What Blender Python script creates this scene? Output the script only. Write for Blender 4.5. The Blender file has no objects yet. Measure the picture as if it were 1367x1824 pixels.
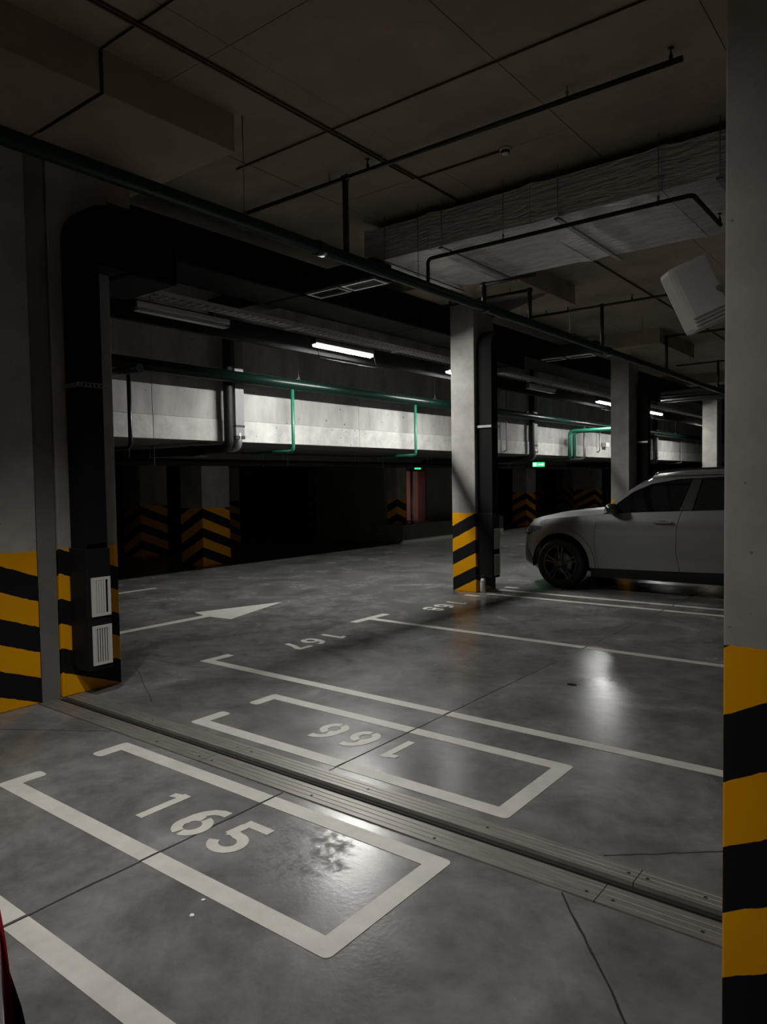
import bpy, bmesh, math, random
from mathutils import Vector, Matrix, geometry
from math import sin, cos, pi, radians as R
random.seed(7)
SC = bpy.context.scene
COL = SC.collection

# ------------------------------------------------------------------ camera
H = 1.70
cam_d = bpy.data.cameras.new('camera'); cam = bpy.data.objects.new('camera', cam_d); COL.objects.link(cam)
FPX, YAW, PIT, ROL = 1292.6, R(37.954), R(2.442), R(0.8794)
fw = Vector((-sin(YAW)*cos(PIT), cos(YAW)*cos(PIT), -sin(PIT)))
rt = fw.cross(Vector((0, 0, 1))).normalized(); dn = fw.cross(rt)
r2 = cos(ROL)*rt + sin(ROL)*dn; d2 = -sin(ROL)*rt + cos(ROL)*dn
mw = Matrix(((r2.x, -d2.x, -fw.x, 0), (r2.y, -d2.y, -fw.y, 0), (r2.z, -d2.z, -fw.z, H), (0, 0, 0, 1)))
cam.matrix_world = mw
cam_d.sensor_fit = 'VERTICAL'; cam_d.sensor_height = 24; cam_d.lens = FPX/1824*24
cam_d.clip_start = .02; cam_d.clip_end = 200
SC.camera = cam

# ------------------------------------------------------------------ world, view
w = bpy.data.worlds.new('world'); SC.world = w; w.use_nodes = True
w.node_tree.nodes['Background'].inputs[0].default_value = (.9, .85, .8, 1)
w.node_tree.nodes['Background'].inputs[1].default_value = .0
vs = SC.view_settings
vs.view_transform = 'Standard'; vs.look = 'None'; vs.exposure = 0; vs.gamma = 1; vs.use_curve_mapping = False
SC.cycles.use_denoising = True
SC.cycles.max_bounces = 8; SC.cycles.diffuse_bounces = 5
SC.cycles.sample_clamp_indirect = 3

LAMP_STRENGTH = 1450          # lit tubes over the driving lane
FILL_LAMP = 19              # unseen fill lamps added behind and beside the camera

FILL_SPOTS = [(-3.3, 1.1, (-3.3, 2.9, 0), 480), (-1.7, .1, (-2.3, 2.9, 0), 210)]   # unseen fill spots: position, aim, watts

# ------------------------------------------------------------------ materials
MATS = {}
def mat(name, col, rough=.6, metal=0, emit=None, estr=0, spec=.5, noise=None, nscale=3, bump=0, bscale=30, rvar=0, trans=0, coat=0, stretch=None, bdist=.01):
    if name in MATS: return MATS[name]
    m = bpy.data.materials.new(name); m.use_nodes = True
    nt = m.node_tree; b = nt.nodes['Principled BSDF']
    b.inputs['Base Color'].default_value = (*col, 1); b.inputs['Roughness'].default_value = rough
    b.inputs['Metallic'].default_value = metal; b.inputs['Specular IOR Level'].default_value = spec
    b.inputs['Transmission Weight'].default_value = trans; b.inputs['Coat Weight'].default_value = coat
    if emit:
        b.inputs['Emission Color'].default_value = (*emit, 1); b.inputs['Emission Strength'].default_value = estr
    if noise or bump or rvar:
        g = nt.nodes.new('ShaderNodeNewGeometry'); src = g.outputs['Position']
        if stretch:
            mp = nt.nodes.new('ShaderNodeMapping'); mp.inputs['Scale'].default_value = stretch
            nt.links.new(src, mp.inputs[0]); src = mp.outputs[0]
        n = nt.nodes.new('ShaderNodeTexNoise'); n.inputs['Scale'].default_value = nscale; n.inputs['Detail'].default_value = 6
        n.inputs['Roughness'].default_value = .6
        nt.links.new(src, n.inputs['Vector'])
        if noise:
            r = nt.nodes.new('ShaderNodeValToRGB'); r.color_ramp.elements[0].position = .3; r.color_ramp.elements[1].position = .72
            r.color_ramp.elements[0].color = (*noise, 1); r.color_ramp.elements[1].color = (*col, 1)
            nt.links.new(n.outputs[0], r.inputs[0]); nt.links.new(r.outputs[0], b.inputs['Base Color'])
        if rvar:
            a = nt.nodes.new('ShaderNodeMapRange'); a.inputs[1].default_value = .3; a.inputs[2].default_value = .7
            a.inputs[3].default_value = rough-rvar; a.inputs[4].default_value = rough+rvar
            nt.links.new(n.outputs[0], a.inputs[0]); nt.links.new(a.outputs[0], b.inputs['Roughness'])
        if bump:
            n2 = nt.nodes.new('ShaderNodeTexNoise'); n2.inputs['Scale'].default_value = bscale; n2.inputs['Detail'].default_value = 5
            nt.links.new(src, n2.inputs['Vector'])
            bp = nt.nodes.new('ShaderNodeBump'); bp.inputs['Strength'].default_value = bump; bp.inputs['Distance'].default_value = bdist
            nt.links.new(n2.outputs[0], bp.inputs['Height']); nt.links.new(bp.outputs[0], b.inputs['Normal'])
    MATS[name] = m
    return m

def NN(nt, t, **kw):
    n = nt.nodes.new(t)
    for k, v in kw.items():
        if k == 'op': n.operation = v
        elif k.startswith('i'): n.inputs[int(k[1:])].default_value = v
    return n

def floor_mat():
    m = bpy.data.materials.new('polished_concrete_floor'); m.use_nodes = True; nt = m.node_tree; L = nt.links
    b = nt.nodes['Principled BSDF']
    g = nt.nodes.new('ShaderNodeNewGeometry')
    n1 = nt.nodes.new('ShaderNodeTexNoise'); n1.inputs['Scale'].default_value = 1.6; n1.inputs['Detail'].default_value = 8; n1.inputs['Roughness'].default_value = .62; n1.inputs['Distortion'].default_value = .5
    n2 = nt.nodes.new('ShaderNodeTexNoise'); n2.inputs['Scale'].default_value = 5; n2.inputs['Detail'].default_value = 8; n2.inputs['Roughness'].default_value = .7
    L.new(g.outputs['Position'], n1.inputs['Vector']); L.new(g.outputs['Position'], n2.inputs['Vector'])
    r = nt.nodes.new('ShaderNodeValToRGB'); r.color_ramp.elements[0].position = .3; r.color_ramp.elements[0].color = (.075, .075, .074, 1)
    r.color_ramp.elements[1].position = .7; r.color_ramp.elements[1].color = (.195, .195, .194, 1)
    L.new(n1.outputs[0], r.inputs[0])
    r2_ = nt.nodes.new('ShaderNodeValToRGB'); r2_.color_ramp.elements[0].position = .3; r2_.color_ramp.elements[0].color = (.72, .72, .71, 1)
    r2_.color_ramp.elements[1].position = .65; r2_.color_ramp.elements[1].color = (1.12, 1.12, 1.12, 1)
    L.new(n2.outputs[0], r2_.inputs[0])
    mx = nt.nodes.new('ShaderNodeMix'); mx.data_type = 'RGBA'; mx.blend_type = 'MULTIPLY'; mx.inputs[0].default_value = 1
    L.new(r.outputs[0], mx.inputs[6]); L.new(r2_.outputs[0], mx.inputs[7])
    # oil stains near bay 165: dark blotches inside an ellipse on the floor
    def spots(cx, cy, rad, scale, thr, prev):
        sb = NN(nt, 'ShaderNodeVectorMath', op='SUBTRACT'); sb.inputs[1].default_value = (cx, cy, 0); L.new(g.outputs['Position'], sb.inputs[0])
        ln = NN(nt, 'ShaderNodeVectorMath', op='LENGTH'); L.new(sb.outputs[0], ln.inputs[0])
        mr = nt.nodes.new('ShaderNodeMapRange'); mr.inputs[1].default_value = rad*.4; mr.inputs[2].default_value = rad; mr.inputs[3].default_value = .16; mr.inputs[4].default_value = -.3
        L.new(ln.outputs['Value'], mr.inputs[0])
        n = nt.nodes.new('ShaderNodeTexNoise'); n.inputs['Scale'].default_value = scale; n.inputs['Detail'].default_value = 9; n.inputs['Roughness'].default_value = .78
        L.new(g.outputs['Position'], n.inputs['Vector'])
        ad = NN(nt, 'ShaderNodeMath', op='ADD'); L.new(n.outputs[0], ad.inputs[0]); L.new(mr.outputs[0], ad.inputs[1])
        m2 = nt.nodes.new('ShaderNodeMapRange'); m2.inputs[1].default_value = thr; m2.inputs[2].default_value = thr+.13
        m2.inputs[3].default_value = 0; m2.inputs[4].default_value = .5
        L.new(ad.outputs[0], m2.inputs[0])
        o = nt.nodes.new('ShaderNodeMix'); o.data_type = 'RGBA'; o.inputs[7].default_value = (.035, .034, .032, 1)
        L.new(m2.outputs[0], o.inputs[0]); L.new(prev, o.inputs[6])
        return o.outputs[2], m2.outputs[0]
    c, f1 = spots(-2.35, 2.33, .55, 16, .60, mx.outputs[2])
    c, f2 = spots(-1.9, 4.8, .8, 14, .68, c)
    c, f3 = spots(-3.1, 6.0, 1.1, 7, .7, c)
    L.new(c, b.inputs['Base Color'])
    mr = nt.nodes.new('ShaderNodeMapRange'); mr.inputs[1].default_value = .3; mr.inputs[2].default_value = .7; mr.inputs[3].default_value = .21; mr.inputs[4].default_value = .28
    L.new(n1.outputs[0], mr.inputs[0])
    ad = NN(nt, 'ShaderNodeMath', op='MULTIPLY_ADD'); ad.inputs[1].default_value = .5; L.new(f1, ad.inputs[0]); L.new(mr.outputs[0], ad.inputs[2])
    L.new(ad.outputs[0], b.inputs['Roughness']); b.inputs['Specular IOR Level'].default_value = .28
    bp = nt.nodes.new('ShaderNodeBump'); bp.inputs['Strength'].default_value = .22; bp.inputs['Distance'].default_value = .003
    n3 = nt.nodes.new('ShaderNodeTexNoise'); n3.inputs['Scale'].default_value = 42; n3.inputs['Detail'].default_value = 7; L.new(g.outputs['Position'], n3.inputs['Vector'])
    L.new(n3.outputs[0], bp.inputs['Height']); L.new(bp.outputs[0], b.inputs['Normal'])
    return m

def stripe_mat():
    """bare concrete column with yellow and black safety stripes up to 1.2 m; object origin = corner, on the floor"""
    m = bpy.data.materials.new('striped_column_concrete'); m.use_nodes = True; nt = m.node_tree; L = nt.links
    b = nt.nodes['Principled BSDF']; b.inputs['Roughness'].default_value = .6; b.inputs['Specular IOR Level'].default_value = .15
    tc = nt.nodes.new('ShaderNodeTexCoord'); sp = nt.nodes.new('ShaderNodeSeparateXYZ'); L.new(tc.outputs['Object'], sp.inputs[0])
    g = nt.nodes.new('ShaderNodeNewGeometry')
    nz = nt.nodes.new('ShaderNodeTexNoise'); nz.inputs['Scale'].default_value = 2.2; nz.inputs['Detail'].default_value = 7; nz.inputs['Roughness'].default_value = .62
    L.new(g.outputs['Position'], nz.inputs['Vector'])
    cr = nt.nodes.new('ShaderNodeValToRGB'); cr.color_ramp.elements[0].position = .3; cr.color_ramp.elements[0].color = (.25, .242, .228, 1)
    cr.color_ramp.elements[1].position = .7; cr.color_ramp.elements[1].color = (.41, .4, .38, 1); L.new(nz.outputs[0], cr.inputs[0])
    # pores
    vo = nt.nodes.new('ShaderNodeTexVoronoi'); vo.inputs['Scale'].default_value = 14; L.new(g.outputs['Position'], vo.inputs['Vector'])
    pr = nt.nodes.new('ShaderNodeMapRange'); pr.inputs[1].default_value = .05; pr.inputs[2].default_value = .09; pr.inputs[3].default_value = .45; pr.inputs[4].default_value = 1
    L.new(vo.outputs['Distance'], pr.inputs[0])
    mu = nt.nodes.new('ShaderNodeMix'); mu.data_type = 'RGBA'; mu.blend_type = 'MULTIPLY'; mu.inputs[0].default_value = 1
    L.new(cr.outputs[0], mu.inputs[6]); L.new(pr.outputs[0], mu.inputs[7])
    # v = (1.2 - z + .5*x - .38*y) / .2 ; black where floor(v) is even
    jt = nt.nodes.new('ShaderNodeTexNoise'); jt.inputs['Scale'].default_value = 18; L.new(g.outputs['Position'], jt.inputs['Vector'])
    ja = NN(nt, 'ShaderNodeMath', op='MULTIPLY_ADD', i1=.016, i2=-.008); L.new(jt.outputs[0], ja.inputs[0])
    za = NN(nt, 'ShaderNodeMath', op='ADD'); L.new(sp.outputs[2], za.inputs[0]); L.new(ja.outputs[0], za.inputs[1])
    a1 = NN(nt, 'ShaderNodeMath', op='MULTIPLY_ADD', i1=.5, i2=1.2); L.new(sp.outputs[0], a1.inputs[0])
    a2 = NN(nt, 'ShaderNodeMath', op='MULTIPLY_ADD', i1=-.38); L.new(sp.outputs[1], a2.inputs[0]); L.new(a1.outputs[0], a2.inputs[2])
    a3 = NN(nt, 'ShaderNodeMath', op='SUBTRACT'); L.new(a2.outputs[0], a3.inputs[0]); L.new(za.outputs[0], a3.inputs[1])
    a4 = NN(nt, 'ShaderNodeMath', op='DIVIDE', i1=.4); L.new(a3.outputs[0], a4.inputs[0])
    a5 = NN(nt, 'ShaderNodeMath', op='FRACT'); L.new(a4.outputs[0], a5.inputs[0])
    a6 = NN(nt, 'ShaderNodeMath', op='LESS_THAN', i1=.5); L.new(a5.outputs[0], a6.inputs[0])
    yn = nt.nodes.new('ShaderNodeMix'); yn.data_type = 'RGBA'; yn.inputs[6].default_value = (.82, .375, .001, 1); yn.inputs[7].default_value = (.68, .30, .001, 1); L.new(nz.outputs[0], yn.inputs[0])
    st = nt.nodes.new('ShaderNodeMix'); st.data_type = 'RGBA'; st.inputs[7].default_value = (.010, .010, .012, 1)
    L.new(a6.outputs[0], st.inputs[0]); L.new(yn.outputs[2], st.inputs[6])
    top = NN(nt, 'ShaderNodeMath', op='LESS_THAN', i1=1.2); L.new(za.outputs[0], top.inputs[0])
    fm = nt.nodes.new('ShaderNodeMix'); fm.data_type = 'RGBA'; L.new(top.outputs[0], fm.inputs[0]); L.new(mu.outputs[2], fm.inputs[6]); L.new(st.outputs[2], fm.inputs[7])
    L.new(fm.outputs[2], b.inputs['Base Color'])
    rg = NN(nt, 'ShaderNodeMath', op='MULTIPLY_ADD', i1=-.2, i2=.72); L.new(top.outputs[0], rg.inputs[0]); L.new(rg.outputs[0], b.inputs['Roughness'])
    bp = nt.nodes.new('ShaderNodeBump'); bp.inputs['Strength'].default_value = .3; bp.inputs['Distance'].default_value = .006
    n3 = nt.nodes.new('ShaderNodeTexNoise'); n3.inputs['Scale'].default_value = 12; n3.inputs['Detail'].default_value = 6; L.new(g.outputs['Position'], n3.inputs['Vector'])
    L.new(n3.outputs[0], bp.inputs['Height']); L.new(bp.outputs[0], b.inputs['Normal'])
    return m

def add_pores(m, scale, lo, hi, dark):
    nt = m.node_tree; b = nt.nodes['Principled BSDF']; L = nt.links
    src = b.inputs['Base Color'].links[0].from_socket
    g = nt.nodes.new('ShaderNodeNewGeometry'); vo = nt.nodes.new('ShaderNodeTexVoronoi'); vo.inputs['Scale'].default_value = scale; L.new(g.outputs['Position'], vo.inputs['Vector'])
    n = nt.nodes.new('ShaderNodeTexNoise'); n.inputs['Scale'].default_value = 1.3; L.new(g.outputs['Position'], n.inputs['Vector'])
    mu0 = NN(nt, 'ShaderNodeMath', op='MULTIPLY', i1=hi*2.2); L.new(n.outputs[0], mu0.inputs[0])
    ls = NN(nt, 'ShaderNodeMath', op='LESS_THAN'); L.new(vo.outputs['Distance'], ls.inputs[0]); L.new(mu0.outputs[0], ls.inputs[1])
    mx = nt.nodes.new('ShaderNodeMix'); mx.data_type = 'RGBA'; mx.inputs[7].default_value = (dark, dark, dark*.95, 1)
    fa = NN(nt, 'ShaderNodeMath', op='MULTIPLY', i1=.8); L.new(ls.outputs[0], fa.inputs[0]); L.new(fa.outputs[0], mx.inputs[0]); L.new(src, mx.inputs[6]); L.new(mx.outputs[2], b.inputs['Base Color'])

def paint_mat():
    """worn white floor paint with scuffs"""
    m = mat('white_floor_paint', (.52, .505, .47), .5, noise=(.40, .39, .36), nscale=7, bump=.1, bscale=40)
    return m

FLOOR = floor_mat(); STRIPE = stripe_mat(); PAINT = paint_mat()
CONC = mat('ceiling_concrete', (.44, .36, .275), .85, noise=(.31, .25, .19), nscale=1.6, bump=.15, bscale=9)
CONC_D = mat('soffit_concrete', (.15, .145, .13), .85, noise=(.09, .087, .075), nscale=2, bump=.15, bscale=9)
CONC_W = mat('cast_wall_concrete', (.44, .44, .425), .8, noise=(.24, .238, .23), nscale=2.4, bump=.35, bscale=10, stretch=(1, 1, .45))
CONC_B = mat('cast_wall_band_concrete', (.54, .54, .52), .8, noise=(.36, .36, .35), nscale=5, bump=.5, bscale=16)
add_pores(CONC_W, 5, 0, .07, .09); add_pores(CONC_B, 7, 0, .07, .12)
GREYC = mat('grey_column_concrete', (.20, .195, .18), .8, noise=(.12, .117, .10), nscale=2, bump=.2, bscale=12)
GREEN = mat('green_painted_pipe', (.003, .016, .012), .3, spec=.4)
GREEN_M = mat('dark_green_pipe', (.005, .034, .024), .35)
GREEN_B = mat('blackish_green_pipe', (.007, .016, .014), .45)
GREEN_L = mat('light_green_pipe', (.013, .14, .082), .4)
BLACK = mat('black_insulation', (.005, .005, .0055), .85, spec=.2, bump=.1, bscale=20)
BLACKP = mat('black_pipe', (.008, .008, .008), .6, spec=.3)
DUCTBLK = mat('black_sheet_duct', (.006, .006, .0065), .6, spec=.25)
STEEL = mat('galvanised_steel', (.38, .38, .37), .45, .8, noise=(.25, .25, .25), nscale=8)
ZINC = mat('zinc_threaded_rod', (.30, .29, .27), .5, .6)
FOIL = mat('aluminium_foil_wrap', (.80, .78, .75), .4, .3, noise=(.5, .48, .45), nscale=3, bump=1.0, bscale=5, stretch=(1.2, 4, 7), bdist=.05)
DUCTGREY = mat('grey_duct_paint', (.20, .20, .205), .5)
WHITE = mat('white_plastic', (.62, .62, .60), .45)
GRILLE = mat('white_grille_paint', (.55, .54, .52), .5)
DARK = mat('dark_void', (.004, .004, .004), .95, spec=.05)
TUBE = mat('lit_tube', (1, 1, 1), .5, emit=(1, .985, .93), estr=LAMP_STRENGTH)
TUBE_FAR = mat('lit_tube_far', (1, 1, 1), .5, emit=(1, .985, .93), estr=LAMP_STRENGTH*.7)
LENSGLOW = mat('glowing_lens', (1, 1, 1), .5, emit=(1, .985, .93), estr=3)
TUBE_OFF = mat('unlit_diffuser', (.36, .36, .34), .35)
ALU = mat('ribbed_aluminium_cover', (.235, .22, .20), .42, .35, noise=(.15, .14, .125), nscale=9, rvar=.08, stretch=(.6, 8, 1))
RUBBER = mat('black_rubber', (.012, .012, .012), .7)
CRACK = mat('dark_joint_filler', (.016, .015, .014), .9)
CAR = mat('satin_grey_car_paint', (.22, .223, .23), .40, .5, coat=.1)
REDCAR = mat('red_car_paint', (.30, .004, .012), .22, .1, coat=.8)
CARBLK = mat('black_car_plastic', (.010, .010, .011), .5)
GLASS = mat('tinted_car_glass', (.004, .004, .005), .04, spec=.5, coat=.3)
TYRE = mat('tyre_rubber', (.013, .013, .014), .75)
RIM = mat('gloss_black_rim', (.03, .03, .032), .25, .5, coat=1)
CHROME = mat('chrome', (.6, .6, .62), .15, 1)
LENS = mat('headlight_lens', (.10, .11, .12), .06, .3, coat=1)
PINK = mat('pink_lit_lobby_wall', (.42, .22, .20), .7)
SIGNG = mat('green_exit_sign_face', (.02, .4, .12), .5, emit=(.05, 1, .28), estr=1.3)
SIGNW = mat('white_exit_sign_print', (.8, 1, .8), .5, emit=(.7, 1, .75), estr=1.6)
REDC = mat('red_brown_cable', (.085, .028, .02), .6)
DKWALL = mat('dim_plaster_wall', (.16, .165, .145), .85, noise=(.12, .12, .105), nscale=2)

# ------------------------------------------------------------------ mesh helpers
class MB:
    def __init__(s): s.bm = bmesh.new()
    def box(s, x0, x1, y0, y1, z0, z1):
        v = [s.bm.verts.new((x, y, z)) for x in (x0, x1) for y in (y0, y1) for z in (z0, z1)]
        for f in ((0, 1, 3, 2), (4, 6, 7, 5), (0, 4, 5, 1), (2, 3, 7, 6), (0, 2, 6, 4), (1, 5, 7, 3)):
            s.bm.faces.new([v[i] for i in f])
        return s
    def obox(s, c, sx, sy, sz, M):
        v = [s.bm.verts.new(Vector(c) + M @ Vector((x*sx/2, y*sy/2, z*sz/2))) for x in (-1, 1) for y in (-1, 1) for z in (-1, 1)]
        for f in ((0, 1, 3, 2), (4, 6, 7, 5), (0, 4, 5, 1), (2, 3, 7, 6), (0, 2, 6, 4), (1, 5, 7, 3)):
            s.bm.faces.new([v[i] for i in f])
        return s
    def tube(s, pts, r, n=12, cap=True):
        pts = [Vector(p) for p in pts]; rings = []
        rr = r if isinstance(r, (list, tuple)) else [r]*len(pts)
        up = None
        for i, p in enumerate(pts):
            d = (pts[min(i+1, len(pts)-1)] - pts[max(i-1, 0)]).normalized()
            if up is None:
                up = Vector((0, 0, 1)) if abs(d.z) < .9 else Vector((1, 0, 0))
            a = d.cross(up).normalized(); b = a.cross(d).normalized(); up = b
            rings.append([s.bm.verts.new(p + rr[i]*(cos(2*pi*k/n)*a + sin(2*pi*k/n)*b)) for k in range(n)])
        for a, b in zip(rings, rings[1:]):
            for k in range(n):
                f = s.bm.faces.new((a[k], b[k], b[(k+1) % n], a[(k+1) % n])); f.smooth = True
        if cap:
            s.bm.faces.new(rings[0]); s.bm.faces.new(rings[-1][::-1])
        return s
    def lathe(s, prof, c, axis='z', n=24, a0=0, cap=True):
        """prof: list of (r, h) along the axis"""
        rings = []
        for r, h in prof:
            ring = []
            for k in range(n):
                t = 2*pi*k/n + a0; u, v = r*cos(t), r*sin(t)
                p = {'z': (u, v, h), 'y': (u, h, v), 'x': (h, u, v)}[axis]
                ring.append(s.bm.verts.new(Vector(c)+Vector(p)))
            rings.append(ring)
        for a, b in zip(rings, rings[1:]):
            for k in range(n):
                f = s.bm.faces.new((a[k], a[(k+1) % n], b[(k+1) % n], b[k])); f.smooth = True
        if cap: s.bm.faces.new(rings[0][::-1]); s.bm.faces.new(rings[-1])
        return s
    def prism(s, pts, h, M=None, closed=True):
        """flat outline pts (x, y) extruded from z=0 to z=h in frame M"""
        M = M or Matrix()
        lo = [s.bm.verts.new(M @ Vector((x, y, 0))) for x, y in pts]; hi = [s.bm.verts.new(M @ Vector((x, y, h))) for x, y in pts]
        s.bm.faces.new(lo[::-1]); s.bm.faces.new(hi); n = len(pts)
        for i in range(n): s.bm.faces.new((lo[i], lo[(i+1) % n], hi[(i+1) % n], hi[i]))
        return s
    def strip(s, L, Rr, h, z0=0):
        """flat ribbon between left and right point lists, thickness h"""
        for i in range(len(L)-1):
            q = [L[i], Rr[i], Rr[i+1], L[i+1]]
            lo = [s.bm.verts.new((p[0], p[1], z0)) for p in q]; hi = [s.bm.verts.new((p[0], p[1], z0+h)) for p in q]
            s.bm.faces.new(hi)
            for a, b in ((0, 1), (1, 2), (2, 3), (3, 0)): s.bm.faces.new((lo[a], lo[b], hi[b], hi[a]))
        return s
    def mesh(s, name, m):
        bmesh.ops.recalc_face_normals(s.bm, faces=s.bm.faces)
        me = bpy.data.meshes.new(name); s.bm.to_mesh(me); s.bm.free()
        for mm in (m if isinstance(m, (list, tuple)) else [m]): me.materials.append(mm)
        return me
    def build(s, name, m, parent=None, loc=None, bevel=0):
        me = s.mesh(name, m); return link(name, me, parent, loc, bevel)

def link(name, me, parent=None, loc=None, bevel=0):
    o = bpy.data.objects.new(name, me); COL.objects.link(o)
    if parent: o.parent = parent
    if loc: o.location = loc
    if bevel:
        b = o.modifiers.new('bevel', 'BEVEL'); b.width = bevel; b.segments = 2; b.limit_method = 'ANGLE'
    return o

def tag(o, label=None, cat=None, group=None, kind=None):
    if label: o['label'] = label
    if cat: o['category'] = cat
    if group: o['group'] = group
    if kind: o['kind'] = kind
    return o
def empty(name, loc=(0, 0, 0), label=None, cat=None, group=None, rz=0):
    o = bpy.data.objects.new(name, None); COL.objects.link(o); o.location = loc; o.rotation_euler = (0, 0, rz)
    o.empty_display_size = .1
    return tag(o, label, cat, group)
def struct(o): o['kind'] = 'structure'; return o
def arc(c, a, b, r, n=6):
    """points of a quarter bend round corner c from direction a to direction b (unit vectors pointing away from the corner)"""
    c, a, b = Vector(c), Vector(a), Vector(b); o = c + r*a + r*b
    return [o - r*b*cos(t) - r*a*sin(t) for t in [pi/2*i/n for i in range(n+1)]]
def bent(pts, r, rb, n=6):
    """polyline with rounded corners"""
    P = [Vector(p) for p in pts]; out = [P[0]]
    for i in range(1, len(P)-1):
        a = (P[i-1]-P[i]).normalized(); b = (P[i+1]-P[i]).normalized()
        out += arc(P[i], a, b, rb, n)
    out.append(P[-1]); return out
Z3 = (0, 0, 0)

# ================================================================== FLOOR
floor = empty('floor'); struct(floor)
X0, X1, Y0, Y1 = -26, 12, -9, 48
MB().box(X0, X1, Y0, 2.74, -.25, 0).build('floor_slab', FLOOR, floor)
MB().box(X0, X1, 3.10, Y1, -.25, 0).build('floor_slab', FLOOR, floor)
MB().box(X0, X1, 2.74, 3.10, -.25, -.035).build('joint_bed', CRACK, floor)
MB().box(X0, -5.6, 2.74, 3.10, -.035, -.001).box(.6, X1, 2.74, 3.10, -.035, -.001).build('floor_slab', FLOOR, floor)

# control joints and cracks (slightly open, filled dark)
def ribbon(pts, wd, z=.0006, h=.0006):
    L, Rr = [], []
    for i, p in enumerate(pts):
        a = Vector(pts[max(0, i-1)]); b = Vector(pts[min(len(pts)-1, i+1)]); d = (b-a).normalized(); nrm = Vector((-d.y, d.x))*wd/2
        jit = 1+random.uniform(-.25, .25)
        L.append(Vector(p)+nrm*jit); Rr.append(Vector(p)-nrm*jit)
    return MB().strip(L, Rr, h, z)
def jitter(a, b, n, amp):
    a, b = Vector(a), Vector(b)
    return [a.lerp(b, i/n)+Vector((random.uniform(-amp, amp), random.uniform(-amp, amp))) for i in range(n+1)]
ribbon(jitter((-2.86, -1), (-2.86, 2.735), 40, .003), .011).build('control_joint', CRACK, floor)
ribbon(jitter((-2.86, 3.11), (-2.85, 12), 60, .002), .009).build('control_joint', CRACK, floor)
ribbon(jitter((-7.9, 9.0), (-5.0, 9.0), 20, .004), .006).build('control_joint', CRACK, floor)
ribbon(jitter((-1.23, 2.73), (-.62, 2.0), 20, .004), .009).build('crack', CRACK, floor)
ribbon(jitter((-1.20, 3.12), (-.6, 3.62), 20, .004), .008).build('crack', CRACK, floor)
ribbon(jitter((-5.3, 2.25), (-4.55, 2.73), 20, .006), .006).build('crack', CRACK, floor)
ribbon(jitter((-5.4, 4.2), (-6.2, 4.1), 12, .006), .006).build('crack', CRACK, floor)
ribbon(jitter((-6.05, 3.9), (-4.9, 3.3), 12, .006), .006).build('crack', CRACK, floor)

# ------------------------------------------------------------------ expansion joint cover
ej = empty('expansion_joint_cover', (-3.1, 2.92, 0), 'ribbed aluminium expansion joint cover running across the floor between bays 165 and 166', 'joint cover')
def rail(x0, x1, ya, yb, name='rail'):
    m = MB(); n = 4; pr = [(ya, -.03)]
    for i in range(n):
        a = ya+(yb-ya)*i/n; b = ya+(yb-ya)*(i+1)/n
        pr += [(a+.002, .006), (b-.004, .006), (b-.003, .003), (b, .003)]
    pr.append((yb, -.03))
    M = Matrix(((0, 0, 1, x0), (1, 0, 0, 0), (0, 1, 0, 0), (0, 0, 0, 1)))
    m.prism(pr, x1-x0, M)
    o = m.build(name, ALU, ej); o.location = (-ej.location.x, -ej.location.y, 0); return o
cuts = [-5.58, -3.60, -1.1, .5]
for i in range(3): rail(cuts[i]+.002, cuts[i+1]-.002, 2.742, 2.892)
cuts = [-5.58, -3.52, -1.02, .5]
for i in range(3): rail(cuts[i]+.002, cuts[i+1]-.002, 2.968, 3.098)
o = MB().box(-5.58, .5, 2.893, 2.925, -.034, -.012).box(-5.58, .5, 2.925, 2.935, -.034, -.004).box(-5.58, .5, 2.935, 2.967, -.034, -.012).build('rubber_gasket', RUBBER, ej)
o.location = (-ej.location.x, -ej.location.y, 0)
scm = MB().lathe([(.0075, 0), (.0075, .0015)], Z3, n=10).mesh('screw', CRACK)
for xs, yy in (((-4.9, -4.1, -3.66, -3.54, -2.7, -1.9, -1.15, -1.04, -.7), 2.79), ((-4.5, -3.58, -3.45, -2.5, -1.75, -1.06, -.98, -.75), 3.03)):
    for x in xs: link('screw', scm, ej, (x+3.1, yy-2.92, .0062))

# ------------------------------------------------------------------ painted markings
def flat(name, polys, label, z=.0012):
    m = MB()
    for p in polys: m.prism(p, .0009, Matrix.Translation((0, 0, z)))
    return tag(m.build(name, PAINT), label, 'floor marking')
def rbox(x0, x1, y0, y1, r=(0, 0, 0, 0)):
    """rectangle with rounded corners, r = radii at (x0y0, x1y0, x1y1, x0y1)"""
    cs = [(x0, y0, 1, 1, pi), (x1, y0, -1, 1, 1.5*pi), (x1, y1, -1, -1, 0), (x0, y1, 1, -1, .5*pi)]
    out = []
    for (x, y, sx, sy, a), q in zip(cs, r):
        if q == 0: out.append((x, y)); continue
        for i in range(5):
            t = a+pi/2*i/4; out.append((x+sx*q+q*cos(t), y+sy*q+q*sin(t)))
    return out
G = .008
def bay_box(x0, x1, y0, y1, g0, g1, label):
    """motorcycle bay outline open at its lane end between g0 and g1; the control joint at x=-2.86 cuts it"""
    wd = .1; q = .03; c = -2.86
    P = [rbox(x0, c-G, y0, y0+wd, (q, 0, 0, 0)), rbox(c+G, x1, y0, y0+wd, (0, q, 0, 0)),
         rbox(x0, c-G, y1-wd, y1, (0, 0, 0, q)), rbox(c+G, x1, y1-wd, y1, (0, 0, q, 0)),
         rbox(x1-wd, x1, y0+wd, y1-wd), rbox(x0, x0+wd, y0+wd, g0, (0, 0, q, q)), rbox(x0, x0+wd, g1, y1-wd, (q, q, 0, 0))]
    return flat('parking_bay_outline', P, label)
bay_box(-4.27, -1.72, 1.84, 2.67, 2.09, 2.42, 'white painted outline around the number 165, nearer side of the metal joint')
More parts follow.
